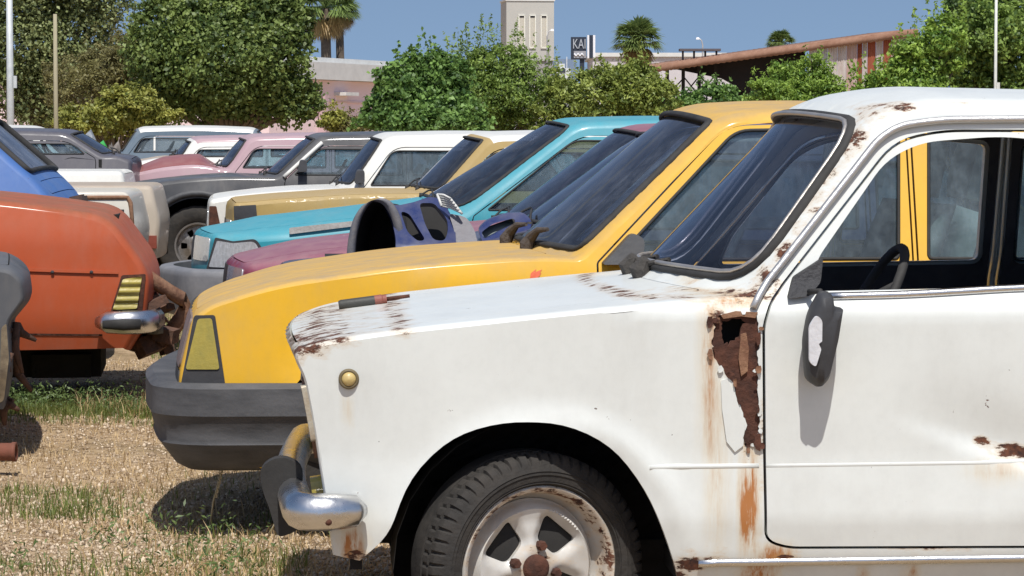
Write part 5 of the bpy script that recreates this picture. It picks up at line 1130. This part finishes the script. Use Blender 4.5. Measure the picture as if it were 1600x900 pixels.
tree('hedge_bush', 'bright green feathery bush standing before the dark shed opening', 'bush', 52, [(1248, 122, 46, 36), (1222, 145, 44, 26), (1286, 140, 32, 30), (1250, 155, 70, 24), (1300, 165, 40, 22)], .125, 9000, LF_BRIGHT, BG, 9, shoots=50, shoot_h=.4, aspect=.42)
tree('hedge_bush', 'leafy bright bush with tall shoots covering the rusty sheets', 'bush', 52, [(1410, 128, 48, 36), (1455, 88, 46, 46), (1372, 150, 40, 24), (1430, 145, 56, 30), (1345, 160, 32, 20), (1478, 60, 34, 36), (1420, 85, 20, 30)], .145, 12000, LF_BRIGHT, BG, 10, shoots=70, shoot_h=.7, aspect=.5)
tree('tall_tree', 'tall green tree at the right edge behind the white roof', 'tree', 55, [(1545, 62, 66, 60), (1502, 105, 56, 46), (1590, 110, 62, 60), (1560, 140, 70, 34), (1530, 25, 40, 36), (1640, 60, 60, 80)], .155, 15000, LF_MID, TG, 11, shoots=60, shoot_h=.6)
tree('dark_tree', 'dark tree rising in the top right corner', 'tree', 72, [(1545, 15, 62, 44), (1600, 20, 60, 60), (1510, 10, 30, 22), (1570, -30, 60, 40)], .2, 6000, LF_DARK, TG, 12)
for k, (lx, ly, d_) in enumerate([(500, 190, 66), (715, 190, 52), (560, 200, 66)]):
    tree('small_shrub', ['shaggy weed shrub at the corner of the pink wall', 'small shrub at the foot of the hedge', 'low brown weed clump before the pink wall'][k], 'shrub', d_, [(lx + (25 if k == 0 else 0), ly, 24, 16)], .13, 1200, [LF_YEL, LF_HEDGE, LF_OLIVE][k], BG, 20 + k, trunk=False, shoots=8, shoot_h=.3)

def palm(label, px, py, d, r, seed, h_skirt=True, nf=64, trunkr=.22, twin=False):
    rng = np.random.default_rng(seed); c = at(px, py, d); root = thing('fan_palm', label, 'palm', (c[0], d, 0), 0, 'palms beyond the lot'); z = c[2]; s = d / F_PX; R_ = r * s
    def fronds(name, n, elo, ehi, mat, rr, droop):
        V = []; F = []; T_ = []; k0 = 0
        for i in range(n):
            az = rng.uniform(0, 2 * math.pi); el = rng.uniform(elo, ehi); dr = np.array([math.cos(az) * math.cos(el), math.sin(az) * math.cos(el), math.sin(el)]); sd_ = unit(np.cross(dr, [0, 0, 1.0])); up = np.cross(sd_, dr); p = dr * rr * .5
            for j in range(15):
                a = (j / 14 - .5) * 2.5; dd = dr * math.cos(a) + sd_ * math.sin(a); l = rr * .62 * rng.uniform(.8, 1.1); w = rr * .035; e = p + dd * l - np.array([0, 0, droop * rr * (1 + abs(a))])
                t = np.cross(dd, up); V += [p - t * w * .4, p + dd * l * .5 + t * w + up * .02, e, p + dd * l * .5 - t * w + up * .02]; F.append((k0, k0 + 1, k0 + 2, k0 + 3)); T_ += [rng.uniform(0, 1)] * 4; k0 += 4
            t = sd_ * .02; V += [-t, t, p + t, p - t]; F.append((k0, k0 + 1, k0 + 2, k0 + 3)); T_ += [.4] * 4; k0 += 4
        return mesh_np(name, np.array(V) + [0, 0, z], np.array(F), mat, root, np.array(T_))
    fronds('crown', nf, -.25, 1.4, LF_PALM, R_, .10)
    if h_skirt: fronds('dead_fronds', nf // 2, -1.25, -.5, LF_DEAD, R_ * .8, .12)
    q = MB(); q.tube([(0, 0, 0), (.05, 0, z * .5), (0, 0, z)], [trunkr * 1.2, trunkr, trunkr * .9], 10); q.build('trunk', plain('palm_bark', (.06, .045, .032), .95, scale=8, col2=(.13, .10, .075), bump=.6), root)
    return root
LF_PALM = leafmat('palm_leaf', (.06, .10, .03), (.24, .32, .10)); LF_DEAD = leafmat('dead_palm_leaf', (.16, .10, .04), (.42, .30, .14))
palm('shaggy palm with thick trunk rising behind the fig tree', 508, 14, 88, 56, 31, trunkr=.17); palm('second palm trunk leaning close beside the shaggy palm', 530, 18, 90, 36, 32, trunkr=.14, nf=50)
palm('round-headed fan palm left of the rusty shed roof', 996, 66, 112, 44, 33, trunkr=.3); palm('distant palm top peeking over the shed roof', 1220, 70, 130, 26, 34, trunkr=.2, h_skirt=False)

# ------------------------------------------------------------------ buildings
WALLP = plain('pink_render', (.86, .66, .67), .85, scale=.5, col2=(.88, .71, .71), bump=.1); GREYR = plain('grey_roof', (.58, .58, .56), .8, scale=3, bump=.1); PINK_SHADED = plain('shaded_pink', (.50, .36, .38), .85, scale=3)
def pink():
    d = 78; a, b = at(420, 100, d), at(760, 100, 92); rz = math.atan2(14, b[0] - a[0]); root = thing('pink_building', 'low pink rendered building with pale flat roof behind the fig tree', 'building', (a[0], d, 0), rz); Lh = math.hypot(b[0] - a[0], 14); H = 3.05
    q = MB(); q.box((Lh / 2, 6, H / 2), (Lh, 12, H)); q.build('wall', WALLP, root)
    q = MB(); q.box((Lh / 2, 6, H + .26), (Lh + .5, 12.6, .50)); q.box((Lh / 2, 6, H + .60), (Lh * .96, 11.6, .16)); q.build('roof', GREYR, root)
    q = MB(); q.box((Lh / 2, -.02, H - .62), (Lh, .05, .05)); q.build('string_course', plain('pale_pink', (.70, .52, .50), .85), root)
    x = (at(535, 150, 83)[0] - a[0]) / math.cos(rz); q = MB(); q.box((x, -.2, 1.31 + 70 * 83 / F_PX), (.85, .4, .10)); q.build('canopy', GREYR, root)
    x = (at(506, 150, 82)[0] - a[0]) / math.cos(rz); q = MB(); q.box((x - .1, -.12, 1.3), (.24, .24, 2.6)); q.build('shaded_wall_box', PINK_SHADED, root)  # darker pink box: the side wall's shade put into its colour
    x = (at(535, 170, 83)[0] - a[0]) / math.cos(rz); q = MB(); q.box((x, -.015, 1.3), (.75, .03, 2.7)); q.build('shutter', plain('pink_shutter', (.84, .68, .70), .8, scale=3), root)
pink()
def tower():
    d = 150; a, b = at(791, 0, d), at(866, 0, d); z = lambda py: at(800, py, d)[2]; w = b[0] - a[0]; root = thing('beige_tower', 'beige block tower with three tall framed panels', 'tower', ((a[0] + b[0]) / 2, d, 0), R(7)); BE = plain('beige_render', (.44, .43, .39), .9, scale=1.2, col2=(.48, .46, .42), bump=.05)
    q = MB(); q.box((0, w / 2, (z(1) + z(95)) / 2), (w, w, z(1) - z(95))); q.build('shaft', BE, root); q = MB(); q.box((0, w / 2 + .05, z(95) / 2), (w - .1, w - .1, z(95))); q.build('base', plain('grey_base', (.30, .28, .28), .9), root)
    q = MB(); q.box((0, w / 2, z(0)), (w + .1, w + .1, .10)); q.build('coping', GREYR, root)
    CR = plain('cream_frame', (.72, .70, .60), .7)
    for px in (815, 832, 850):
        x = at(px, 50, d)[0] - (a[0] + b[0]) / 2; wz, hz = 9 * d / F_PX, z(24) - z(75); q = MB(); zc = (z(24) + z(75)) / 2
        for s_ in (-1, 1): q.box((x + s_ * wz * .5, -.03, zc), (.05, .08, hz)); q.box((x, -.03, zc + s_ * hz / 2), (wz + .05, .08, .05))
        wo = q.build('window', CR, root); q = MB(); q.box((x, .0, zc), (wz * .9, .03, hz * .98)); q.build('panel', plain('panel_beige', (.47, .44, .37), .8), wo); q = MB(); q.box((x, -.02, zc + hz * .46), (wz * .8, .03, hz * .05)); q.build('dark_top_strip', DARK, wo)  # dark strip across the top of each panel
tower()
def far_buildings():
    d = 170; z = lambda py, dd: at(800, py, dd)[2]
    a, b = at(862, 100, d), at(900, 100, d); r = thing('blue_building', 'small hazy blue building between the tower and the sign', 'building', ((a[0] + b[0]) / 2, d, 0)); w = b[0] - a[0]
    q = MB(); q.box((0, 2, z(92, d) / 2), (w, 4, z(92, d))); q.build('wall', plain('hazy_blue', (.16, .22, .32), .8), r); q = MB()
    for x in (-.28, .12): q.box((w * x, -.05, z(104, d)), (.06, .1, 1.2))
    q.build('mullion', plain('pale_post', (.5, .54, .58), .7), r)
    d = 142; a, b = at(926, 90, d), at(1190, 90, d); r = thing('pale_warehouse', 'long pale warehouse wall behind the round palm and the shed posts', 'building', ((a[0] + b[0]) / 2, d, 0)); w = b[0] - a[0]
    q = MB(); q.box((0, 5, z(88, d) / 2), (w, 10, z(88, d))); q.build('wall', plain('pale_wall', (.50, .47, .48), .9, scale=1), r); q = MB(); q.box((0, 5, z(88, d) + .08), (w + .3, 10.3, .2)); q.build('roof_edge', GREYR, r)
    d = 160; a = at(880, 107, d); r = thing('parked_lorry', 'tiny pale lorry cab below the hazy blue building', 'lorry', (a[0], d, 0)); s = d / F_PX; zz = a[2]
    q = MB(); q.box((0, 0, zz / 2), (22 * s, 2, zz)); q.box((-4 * s, 0, zz + .1), (12 * s, 1.9, .3)); q.build('body', plain('lorry_white', (.6, .62, .62), .6), r); q = MB(); q.box((-2 * s, -1.02, zz - .15), (10 * s, .05, .2)); q.build('window', plain('lorry_glass', (.05, .06, .07), .3), r)
far_buildings()
def sign():
    d = 105; z = lambda py: at(900, py, d)[2]; x = lambda px: at(px, 80, d)[0]; ox = x(908); root = thing('roadside_sign', 'dark navy roadside sign with pale letters beside white and black slabs', 'sign', (ox, d, 0), R(0)); NB = plain('sign_navy', (.018, .026, .045), .5); WH = plain('sign_white', (.75, .76, .8), .6)
    q = MB(); q.box((x(904) - ox, 0, (z(58) + z(93)) / 2), (x(917) - x(893), .25, z(58) - z(93))); q.build('board', NB, root)
    q = MB(); q.box((x(906) - ox, -.14, (z(80) + z(91)) / 2), (x(915) - x(896), .03, z(80) - z(91))); q.build('lower_panel', plain('sign_grey', (.26, .27, .30), .6, scale=3, col2=(.4, .4, .42)), root)
    q = MB(); pts = [(x(897 + k * 3) - ox, -.17, z(86 + (2 if k % 2 else -2))) for k in range(6)]; q.tube(pts, .03, 5); q.build('squiggle', WH, root)
    for (p0, p1, mt, nm) in ((917.5, 920.5, WH, 'white_slab'), (920.5, 926.5, NB, 'black_slab'), (926.5, 930, WH, 'white_slab')): q = MB(); q.box(((x(p0) + x(p1)) / 2 - ox, .1, (z(55) + z(91)) / 2), (x(p1) - x(p0), .4, z(55) - z(91))); q.build(nm, mt, root)
    q = MB(); q.box((x(909.5) - ox, .1, z(93) / 2), (x(913) - x(906), .3, z(93))); q.build('post', NB, root)
    fc = bpy.data.curves.new('lettering_curve', 'FONT'); fc.body = 'KAI'; fc.size = (z(61) - z(76)) * 1.45; fc.align_x = 'CENTER'; fc.extrude = .015; ft = bpy.data.objects.new('letter_source', fc); fc.materials.append(plain('sign_letters', (.36, .39, .43), .6)); me = bpy.data.meshes.new_from_object(ft); fo = bpy.data.objects.new('lettering', me); bpy.data.objects.remove(ft); COL.objects.link(fo); fo.parent = root; fo.rotation_euler = (math.pi / 2, 0, 0); fo.location = (x(905) - ox, -.15, z(76)); fo.scale = (.62, 1, 1)
sign()
def shed():
    d = 70; X = lambda px: at(px, 100, d)[0]; z = lambda py: at(900, py, d)[2]; ox = X(1020); root = thing('rusty_shed', 'long open shed with rusty sheet roof, dark inside, behind the bushes', 'shed', (ox, d, 0))
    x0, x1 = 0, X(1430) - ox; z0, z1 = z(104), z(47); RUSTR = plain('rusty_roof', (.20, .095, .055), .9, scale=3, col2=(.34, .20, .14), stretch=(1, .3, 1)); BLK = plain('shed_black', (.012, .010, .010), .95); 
    # roof: corrugated slab rising to the right, running away from the camera
    q = MB(); n = 90; V = []; F = []
    for i in range(n + 1):
        t = i / n; zz = z0 + (z1 - z0) * t + .025 * (i % 2); xx = x0 + (x1 - x0) * t
        V += [(xx, -.5, zz), (xx, 9, zz + .25), (xx, 9, zz + .13), (xx, -.5, zz - .17)]
    for i in range(n): F += [tuple(4 * (i + (k in (1, 2))) + (j if k in (0, 1) else (j + 1) % 4) for k in range(4)) for j in range(4)]
    q.add(V, F); q.build('roof', RUSTR, root)
    zr = lambda px: z0 + (z1 - z0) * (X(px) - ox - x0) / (x1 - x0) - .10
    # posts, bracing, and black sheets painting the shed's dark inside
    q = MB()
    for px in (1043, 1068, 1093, 1119): q.box((X(px) - ox, .1, zr(px) / 2), (.085, .1, zr(px)))
    q.build('post', BLK, root); q = MB()
    ps = [1043, 1068, 1093, 1119]
    for p, r in zip(ps[:-1], ps[1:]): q.tube([(X(p) - ox, .1, z(150)), (X(r) - ox, .1, zr(p) - .25)], .018, 5); q.tube([(X(p) - ox, .1, zr(p) - .25), (X(r) - ox, .1, z(150))], .018, 5)
    q.build('cross_brace', BLK, root); q = MB(); 
    v = [(X(1030), zr(1030)), (X(1260), zr(1260)), (X(1260), 0), (X(1215), 0), (X(1180), z(150)), (X(1130), z(122)), (X(1060), z(108))]; v = [(a - ox, b) for a, b in v]; m = len(v)
    q.add([(a, y, b) for y in (.3, .55) for a, b in v], [tuple(range(m)), tuple(range(m, 2 * m))] + [(j, (j + 1) % m, m + (j + 1) % m, m + j) for j in range(m)], True); q.build('dark_gable_sheet', BLK, root)  # truss fascia and shaded interior drawn as one black sheet
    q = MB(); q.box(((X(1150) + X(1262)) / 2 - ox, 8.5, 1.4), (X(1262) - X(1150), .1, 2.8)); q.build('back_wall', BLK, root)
    # sheet wall, every sheet with its own weathering
    mats_ = [plain('grey_sheet', (.42, .43, .45), .7, scale=6, col2=(.62, .62, .62), stretch=(1, 1, .2)), plain('white_sheet', (.66, .63, .60), .7, scale=6, col2=(.40, .32, .28), stretch=(1, 1, .2)), plain('rust_sheet', (.26, .06, .03), .9, scale=6, col2=(.36, .12, .06), stretch=(1, 1, .2)), plain('pinkish_sheet', (.5, .40, .37), .8, scale=6, col2=(.40, .24, .18), stretch=(1, 1, .2))]
    seq = [(1262, 1278, 0), (1278, 1291, 0), (1291, 1306, 1), (1306, 1320, 1), (1320, 1337, 3), (1337, 1345, 2), (1345, 1353, 1), (1353, 1366, 2), (1366, 1377, 1), (1377, 1390, 2), (1390, 1402, 3), (1402, 1430, 1)]
    for a, b, k in seq:
        q = MB(); xa, xb = X(a) - ox, X(b) - ox - .004; n = 9; V = []
        for i in range(n): xx = xa + (xb - xa) * i / (n - 1); yy = -.3 + .02 * (i % 2); V += [(xx, yy, 0), (xx, yy, z0 + (z1 - z0) * (xx - x0) / (x1 - x0) - .14)]
        q.add(V, [(2 * i, 2 * i + 2, 2 * i + 3, 2 * i + 1) for i in range(n - 1)], True); q.build('wall_sheet', mats_[k], root)
    q = MB(); zz = z(72); xx = X(1110) - ox; q.box((xx, 4, zz + .03), (1.1, .5, .06)); [q.tube([(xx + k, 4, zz - .3), (xx + k, 4, zz)], .03, 5) for k in (-.45, -.15, .15, .45)]; q.build('roof_stand', plain('stand_grey', (.10, .09, .10), .8), root)
shed()
def lamp_post(label, px, top, d, arm, cat='street lamp', grp='street lamps in the distance'):
    x, _, zt = at(px, top, d); r = thing('street_lamp', label, cat, (x, d, 0), 0, grp); s = d / F_PX; G = plain('lamp_grey', (.42, .42, .43), .5, .3)
    q = MB(); q.tube([(0, 0, 0), (0, 0, zt - 10 * s), (arm * .3 * s, 0, zt - 3 * s), (arm * s, 0, zt)], [1.6 * s, 1.1 * s, .9 * s, .9 * s], 6); q.build('pole', G, r); q = MB(); q.box((arm * 1.3 * s, 0, zt), (abs(arm) * .9 * s, .2, 3.2 * s), taper=(.7, .8)); q.build('lamp_head', plain('lamp_white', (.8, .8, .82), .5), r)
lamp_post('small street lamp in front of the beige tower', 855, 47, 118, 6); lamp_post('street lamp rising behind the shed roof', 1098, 60, 120, -6)
def pole(name, label, px, top, w, d, mat, lean=0, fit=True):
    x, _, zt = at(px, top, d); r = thing(name, label, 'pole', (x, d, 0), 0); s = d / F_PX * w / 2; q = MB(); q.tube([(0, 0, 0), (lean * .5, 0, zt * .5), (lean, 0, zt)], [s * 1.25, s, s * .85], 10); q.build('shaft', mat, r)
    q = MB(); q.lathe([(s * 1.6, 0), (s * 1.6, .25), (s * 1.25, .3)], 10, axis='z'); q.build('collar', mat, r)
    if fit: q = MB(); q.box((s * 1.5, -.02, zt * .52), (.06, .05, .22)); q.build('bracket', mat, r)
pole('lamp_pole', 'pale grey metal pole at the far left', 14, -60, 11, 50, plain('pole_grey', (.50, .53, .54), .5, .2)); pole('wooden_pole', 'thin brownish wooden pole in front of the olive bush', 86, 22, 7, 52, plain('pole_wood', (.30, .27, .18), .9, stretch=(3, 3, .3)), fit=False); pole('thin_pole', 'thin pale pole among the trees at the right edge', 1557, -40, 5, 50, plain('pole_pale', (.55, .56, .52), .6))
# heap at the end of the lot
def heap():
    d = 36; p = at(150, 222, d); r = thing('green_sack', 'bright green sack in a scrap heap near the slate van', 'sack', (p[0], d, 0)); rng = random.Random(5)
    def lump(name, c, s, mat):
        q = MB(); n, m = 12, 8; V = [(0, 0, -1)]; 
        for i in range(1, m):
            for j in range(n): a, b = math.pi * i / m - math.pi / 2, 2 * math.pi * j / n; k = 1 + .18 * math.sin(3 * b + i) + rng.uniform(-.1, .1); V.append((math.cos(a) * math.cos(b) * k, math.cos(a) * math.sin(b) * k, math.sin(a) * k))
        V.append((0, 0, 1)); F = [(0, 1 + (j + 1) % n, 1 + j) for j in range(n)] + [(1 + i * n + j, 1 + i * n + (j + 1) % n, 1 + (i + 1) * n + (j + 1) % n, 1 + (i + 1) * n + j) for i in range(m - 2) for j in range(n)] + [(len(V) - 1, 1 + (m - 2) * n + j, 1 + (m - 2) * n + (j + 1) % n) for j in range(n)]
        q.add(np.array(V) * s + c, F); return q.build(name, mat, None if name != 'cloth' else r)
    z = p[2]; lump('cloth', (0, 0, z * .5), (.22, .2, z * .46), plain('green_cloth', (.03, .30, .06), .7))
    x = at(125, 215, d)[0]; o = lump('scrap_pile', (x, d + .3, z * .5), (.22, .3, z * .56), plain('scrap_grey', (.10, .12, .15), .8, scale=8, col2=(.4, .42, .45))); tag(o, 'small grey and white scrap pile left of the green sack', 'scrap pile')
    x = at(173, 225, d)[0]; o = lump('scrap_pile', (x, d + .2, z * .45), (.16, .3, z * .5), plain('scrap_dark', (.04, .035, .03), .9, scale=8, col2=(.25, .22, .2))); tag(o, 'dark scrap pile right of the green sack', 'scrap pile')
heap()

# ------------------------------------------------------------------ gravel, straw, grass
def scatter():
    rng = np.random.default_rng(12)
    def pts(n, ymin, ymax, lo, hi):
        y = 1 / rng.uniform(1 / ymax, 1 / ymin, n); px = rng.uniform(lo, hi, n); return np.stack([(px - CX) / F_PX * y, y], 1)
    hz = lambda P: np.array([GH(x, y) for x, y in P])
    # stones
    P = pts(21000, 7.2, 17, -40, 640); n = len(P); s = np.exp(rng.normal(-5.0, .36, n)); base = np.array([(1, 0, 0), (0, 1, 0), (-1, 0, 0), (0, -1, 0), (0, 0, .75), (0, 0, -.6)]); F0 = np.array([(0, 1, 4), (1, 2, 4), (2, 3, 4), (3, 0, 4), (1, 0, 5), (2, 1, 5), (3, 2, 5), (0, 3, 5)])
    a = rng.uniform(0, 6.28, n); V = base[None] * s[:, None, None] * rng.uniform(.6, 1.3, (n, 6, 3)); ca, sa = np.cos(a)[:, None], np.sin(a)[:, None]; V = np.stack([V[..., 0] * ca - V[..., 1] * sa, V[..., 0] * sa + V[..., 1] * ca, V[..., 2]], -1)
    V += np.concatenate([P, (hz(P) + s * .15)[:, None]], 1)[:, None]; o = mesh_np('pebbles', V.reshape(-1, 3), (F0[None] + 6 * np.arange(n)[:, None, None]).reshape(-1, 3), leafmat('pebble_stone', (.24, .165, .10), (.66, .54, .40), 0, .95), None, np.repeat(rng.uniform(0, 1, n), 6)); o['kind'] = 'stuff'; o['label'] = 'pale loose gravel and pebbles over the dry ground'; o['category'] = 'gravel'
    def blades(name, P, h, w, lean, mat, label, cat, tone=(0, 1), lie=0.0):
        n = len(P); hh = h * rng.uniform(.5, 1.4, n); az = rng.uniform(0, 6.28, n); ln = np.abs(rng.normal(lean, .3, n)) * hh; up = np.sqrt(np.clip(hh ** 2 - np.minimum(ln, hh * .98) ** 2, 1e-6, None)); d = np.stack([np.cos(az), np.sin(az)], 1); s = np.stack([-d[:, 1], d[:, 0]], 1) * w * rng.uniform(.6, 1.3, n)[:, None]
        z = hz(P); V = np.zeros((n, 5, 3)); V[:, 0, :2] = P - s; V[:, 1, :2] = P + s; m_ = P + d * ln[:, None] * .4; V[:, 2, :2] = m_ + s * .7; V[:, 3, :2] = m_ - s * .7; V[:, 4, :2] = P + d * ln[:, None]
        V[:, :2, 2] = (z - .004)[:, None]; V[:, 2:4, 2] = (z + up * .6 + lie)[:, None]; V[:, 4, 2] = z + up + lie
        i = 5 * np.arange(n)[:, None]; F = np.concatenate([np.stack([i[:, 0], i[:, 0] + 1, i[:, 0] + 2], 1), np.stack([i[:, 0], i[:, 0] + 2, i[:, 0] + 3], 1), np.stack([i[:, 0] + 3, i[:, 0] + 2, i[:, 0] + 4], 1)])
        o = mesh_np(name, V.reshape(-1, 3), F, mat, None, np.repeat(rng.uniform(*tone, n), 5)); o['kind'] = 'stuff'; o['label'] = label; o['category'] = cat
    straw = leafmat('straw', (.30, .20, .09), (.64, .48, .27), .2, .8); green = leafmat('grass_green', (.07, .10, .02), (.22, .26, .07), .35)
    P = pts(52000, 7.2, 17, -40, 640); P = P[rng.random(len(P)) < np.array([.12 + .88 * (.5 + .5 * math.sin(2.3 * x + 1.7 * math.sin(1.6 * y)) * math.sin(2.9 * y + 1.4 * math.sin(3.3 * x))) ** 1.5 for x, y in P])]; blades('dry_straw', P, .045, .0018, .97, straw, 'short dry straw lying over the gravel', 'straw')
    # green: noise-chosen patches + a belt below the orange car + around the far wheels + foreground
    def patch(P, f): k = np.array([f(x, y) for x, y in P]); return P[rng.random(len(P)) < k]
    wob = lambda x, y: .5 + .5 * math.sin(3.1 * x + 1.3 * math.sin(2.2 * y)) * math.sin(1.9 * y + 1.1 * math.sin(2.7 * x))
    G = [patch(pts(12000, 7.2, 12.5, -40, 520), lambda x, y: .22 * max(0, wob(x, y) - .45 - .3 * wob(x * 5, y * 6)) / .3), patch(pts(5000, 8.0, 8.7, -40, 480), lambda x, y: .35 * wob(x * 2, y * 2)), patch(np.concatenate([pts(7000, 13.0, 13.7, -40, 300), pts(2500, 12.6, 14.3, -40, 300)]), lambda x, y: .25 + .75 * wob(x * 4, y * 3)), patch(pts(5000, 9.7, 10.6, -40, 190), lambda x, y: .5 * wob(x * 3, y)), pts(5200, 17, 30, 235, 380)]
    blades('grass', np.concatenate(G), .05, .0022, .55, green, 'short green grass growing in patches through the gravel', 'grass')
    D = [pts(260, 13.0, 13.7, 120, 310), patch(pts(1200, 7.4, 12, -20, 520), lambda x, y: .3 * wob(x + 2, y * 1.7) ** 3)]
    blades('tall_dry_grass', np.concatenate(D), .10, .0022, .45, straw, 'taller dry grass stalks beside the cars', 'grass')
    # leafy weeds
    P = np.concatenate([pts(60, 13.2, 13.9, 0, 280), pts(22, 13.3, 13.8, 10, 75), patch(pts(70, 8.0, 9.1, -20, 430), lambda x, y: .35)]); C = []; NB = []
    for x, y in P:
        k = rng.integers(14, 34); h = rng.uniform(.04, .15); t = rng.random(k); C.append(np.stack([x + rng.normal(0, .05, k), y + rng.normal(0, .05, k), GH(x, y) + h * t], 1)); NB.append(np.tile([0, -.4, .8], (k, 1)))
    C = np.concatenate(C); V, F = leaves(C, .024, np.concatenate(NB), rng, .3); o = mesh_np('weeds', V, F, leafmat('weed_leaf', (.05, .09, .025), (.17, .24, .08)), None, np.repeat(rng.uniform(0, 1, len(C)), 4)); o['kind'] = 'stuff'; o['label'] = 'low leafy weeds at the edge of the gravel'; o['category'] = 'weeds'
scatter()
def stalk(px0, py0, px1, py1, label):
    d = CAM_H * F_PX / (py0 - Y_HOR); a, b = at(px0, py0, d), at(px1, py1, d - .05); r = thing('grass_stalk', label, 'plant', (a[0], a[1], -.02)); e = b - a; q = MB(); q.tube([(0, 0, 0), e * .5 + np.array([-.008, 0, 0]), e], [.0035, .003, .0025], 6); q.build('stem', MATS['pole_wood'] if False else plain('stalk_dry', (.42, .36, .22), .8), r)
    q = MB(); [q.tube([e * t, e * t + np.array([.006 * (-1) ** k, 0, .02])], [.004, .001], 5) for k, t in enumerate(np.linspace(.55, 1, 12))]; q.build('seed_head', plain('seed_dry', (.50, .44, .30), .8), r)
stalk(327, 822, 347, 730, 'single tall dry stalk standing before the yellow car shadow'); stalk(416, 838, 448, 790, 'short bent stalk in front of the black overrider')
# rusty pipe end by the left edge
def pipe():
    d = 11.0; p = at(6, 706, d); r = thing('rusty_pipe', 'short rusty pipe end lying at the left edge', 'pipe', (p[0], d, 0)); z = max(.05, p[2]); q = MB(); q.lathe([(.030, -.4), (.036, -.4), (.036, .03), (.040, .035), (.040, .05), (.028, .05), (.028, -.4)], 20, axis='x', c=(0, 0, z)); q.build('tube', plain('red_rust', (.22, .07, .04), .8, col2=(.12, .05, .03)), r)
    q = MB(); q.tube([(-.2, 0, -.03), (-.2, 0, z - .03)], .02, 6); q.build('support', RUST, r)
pipe()
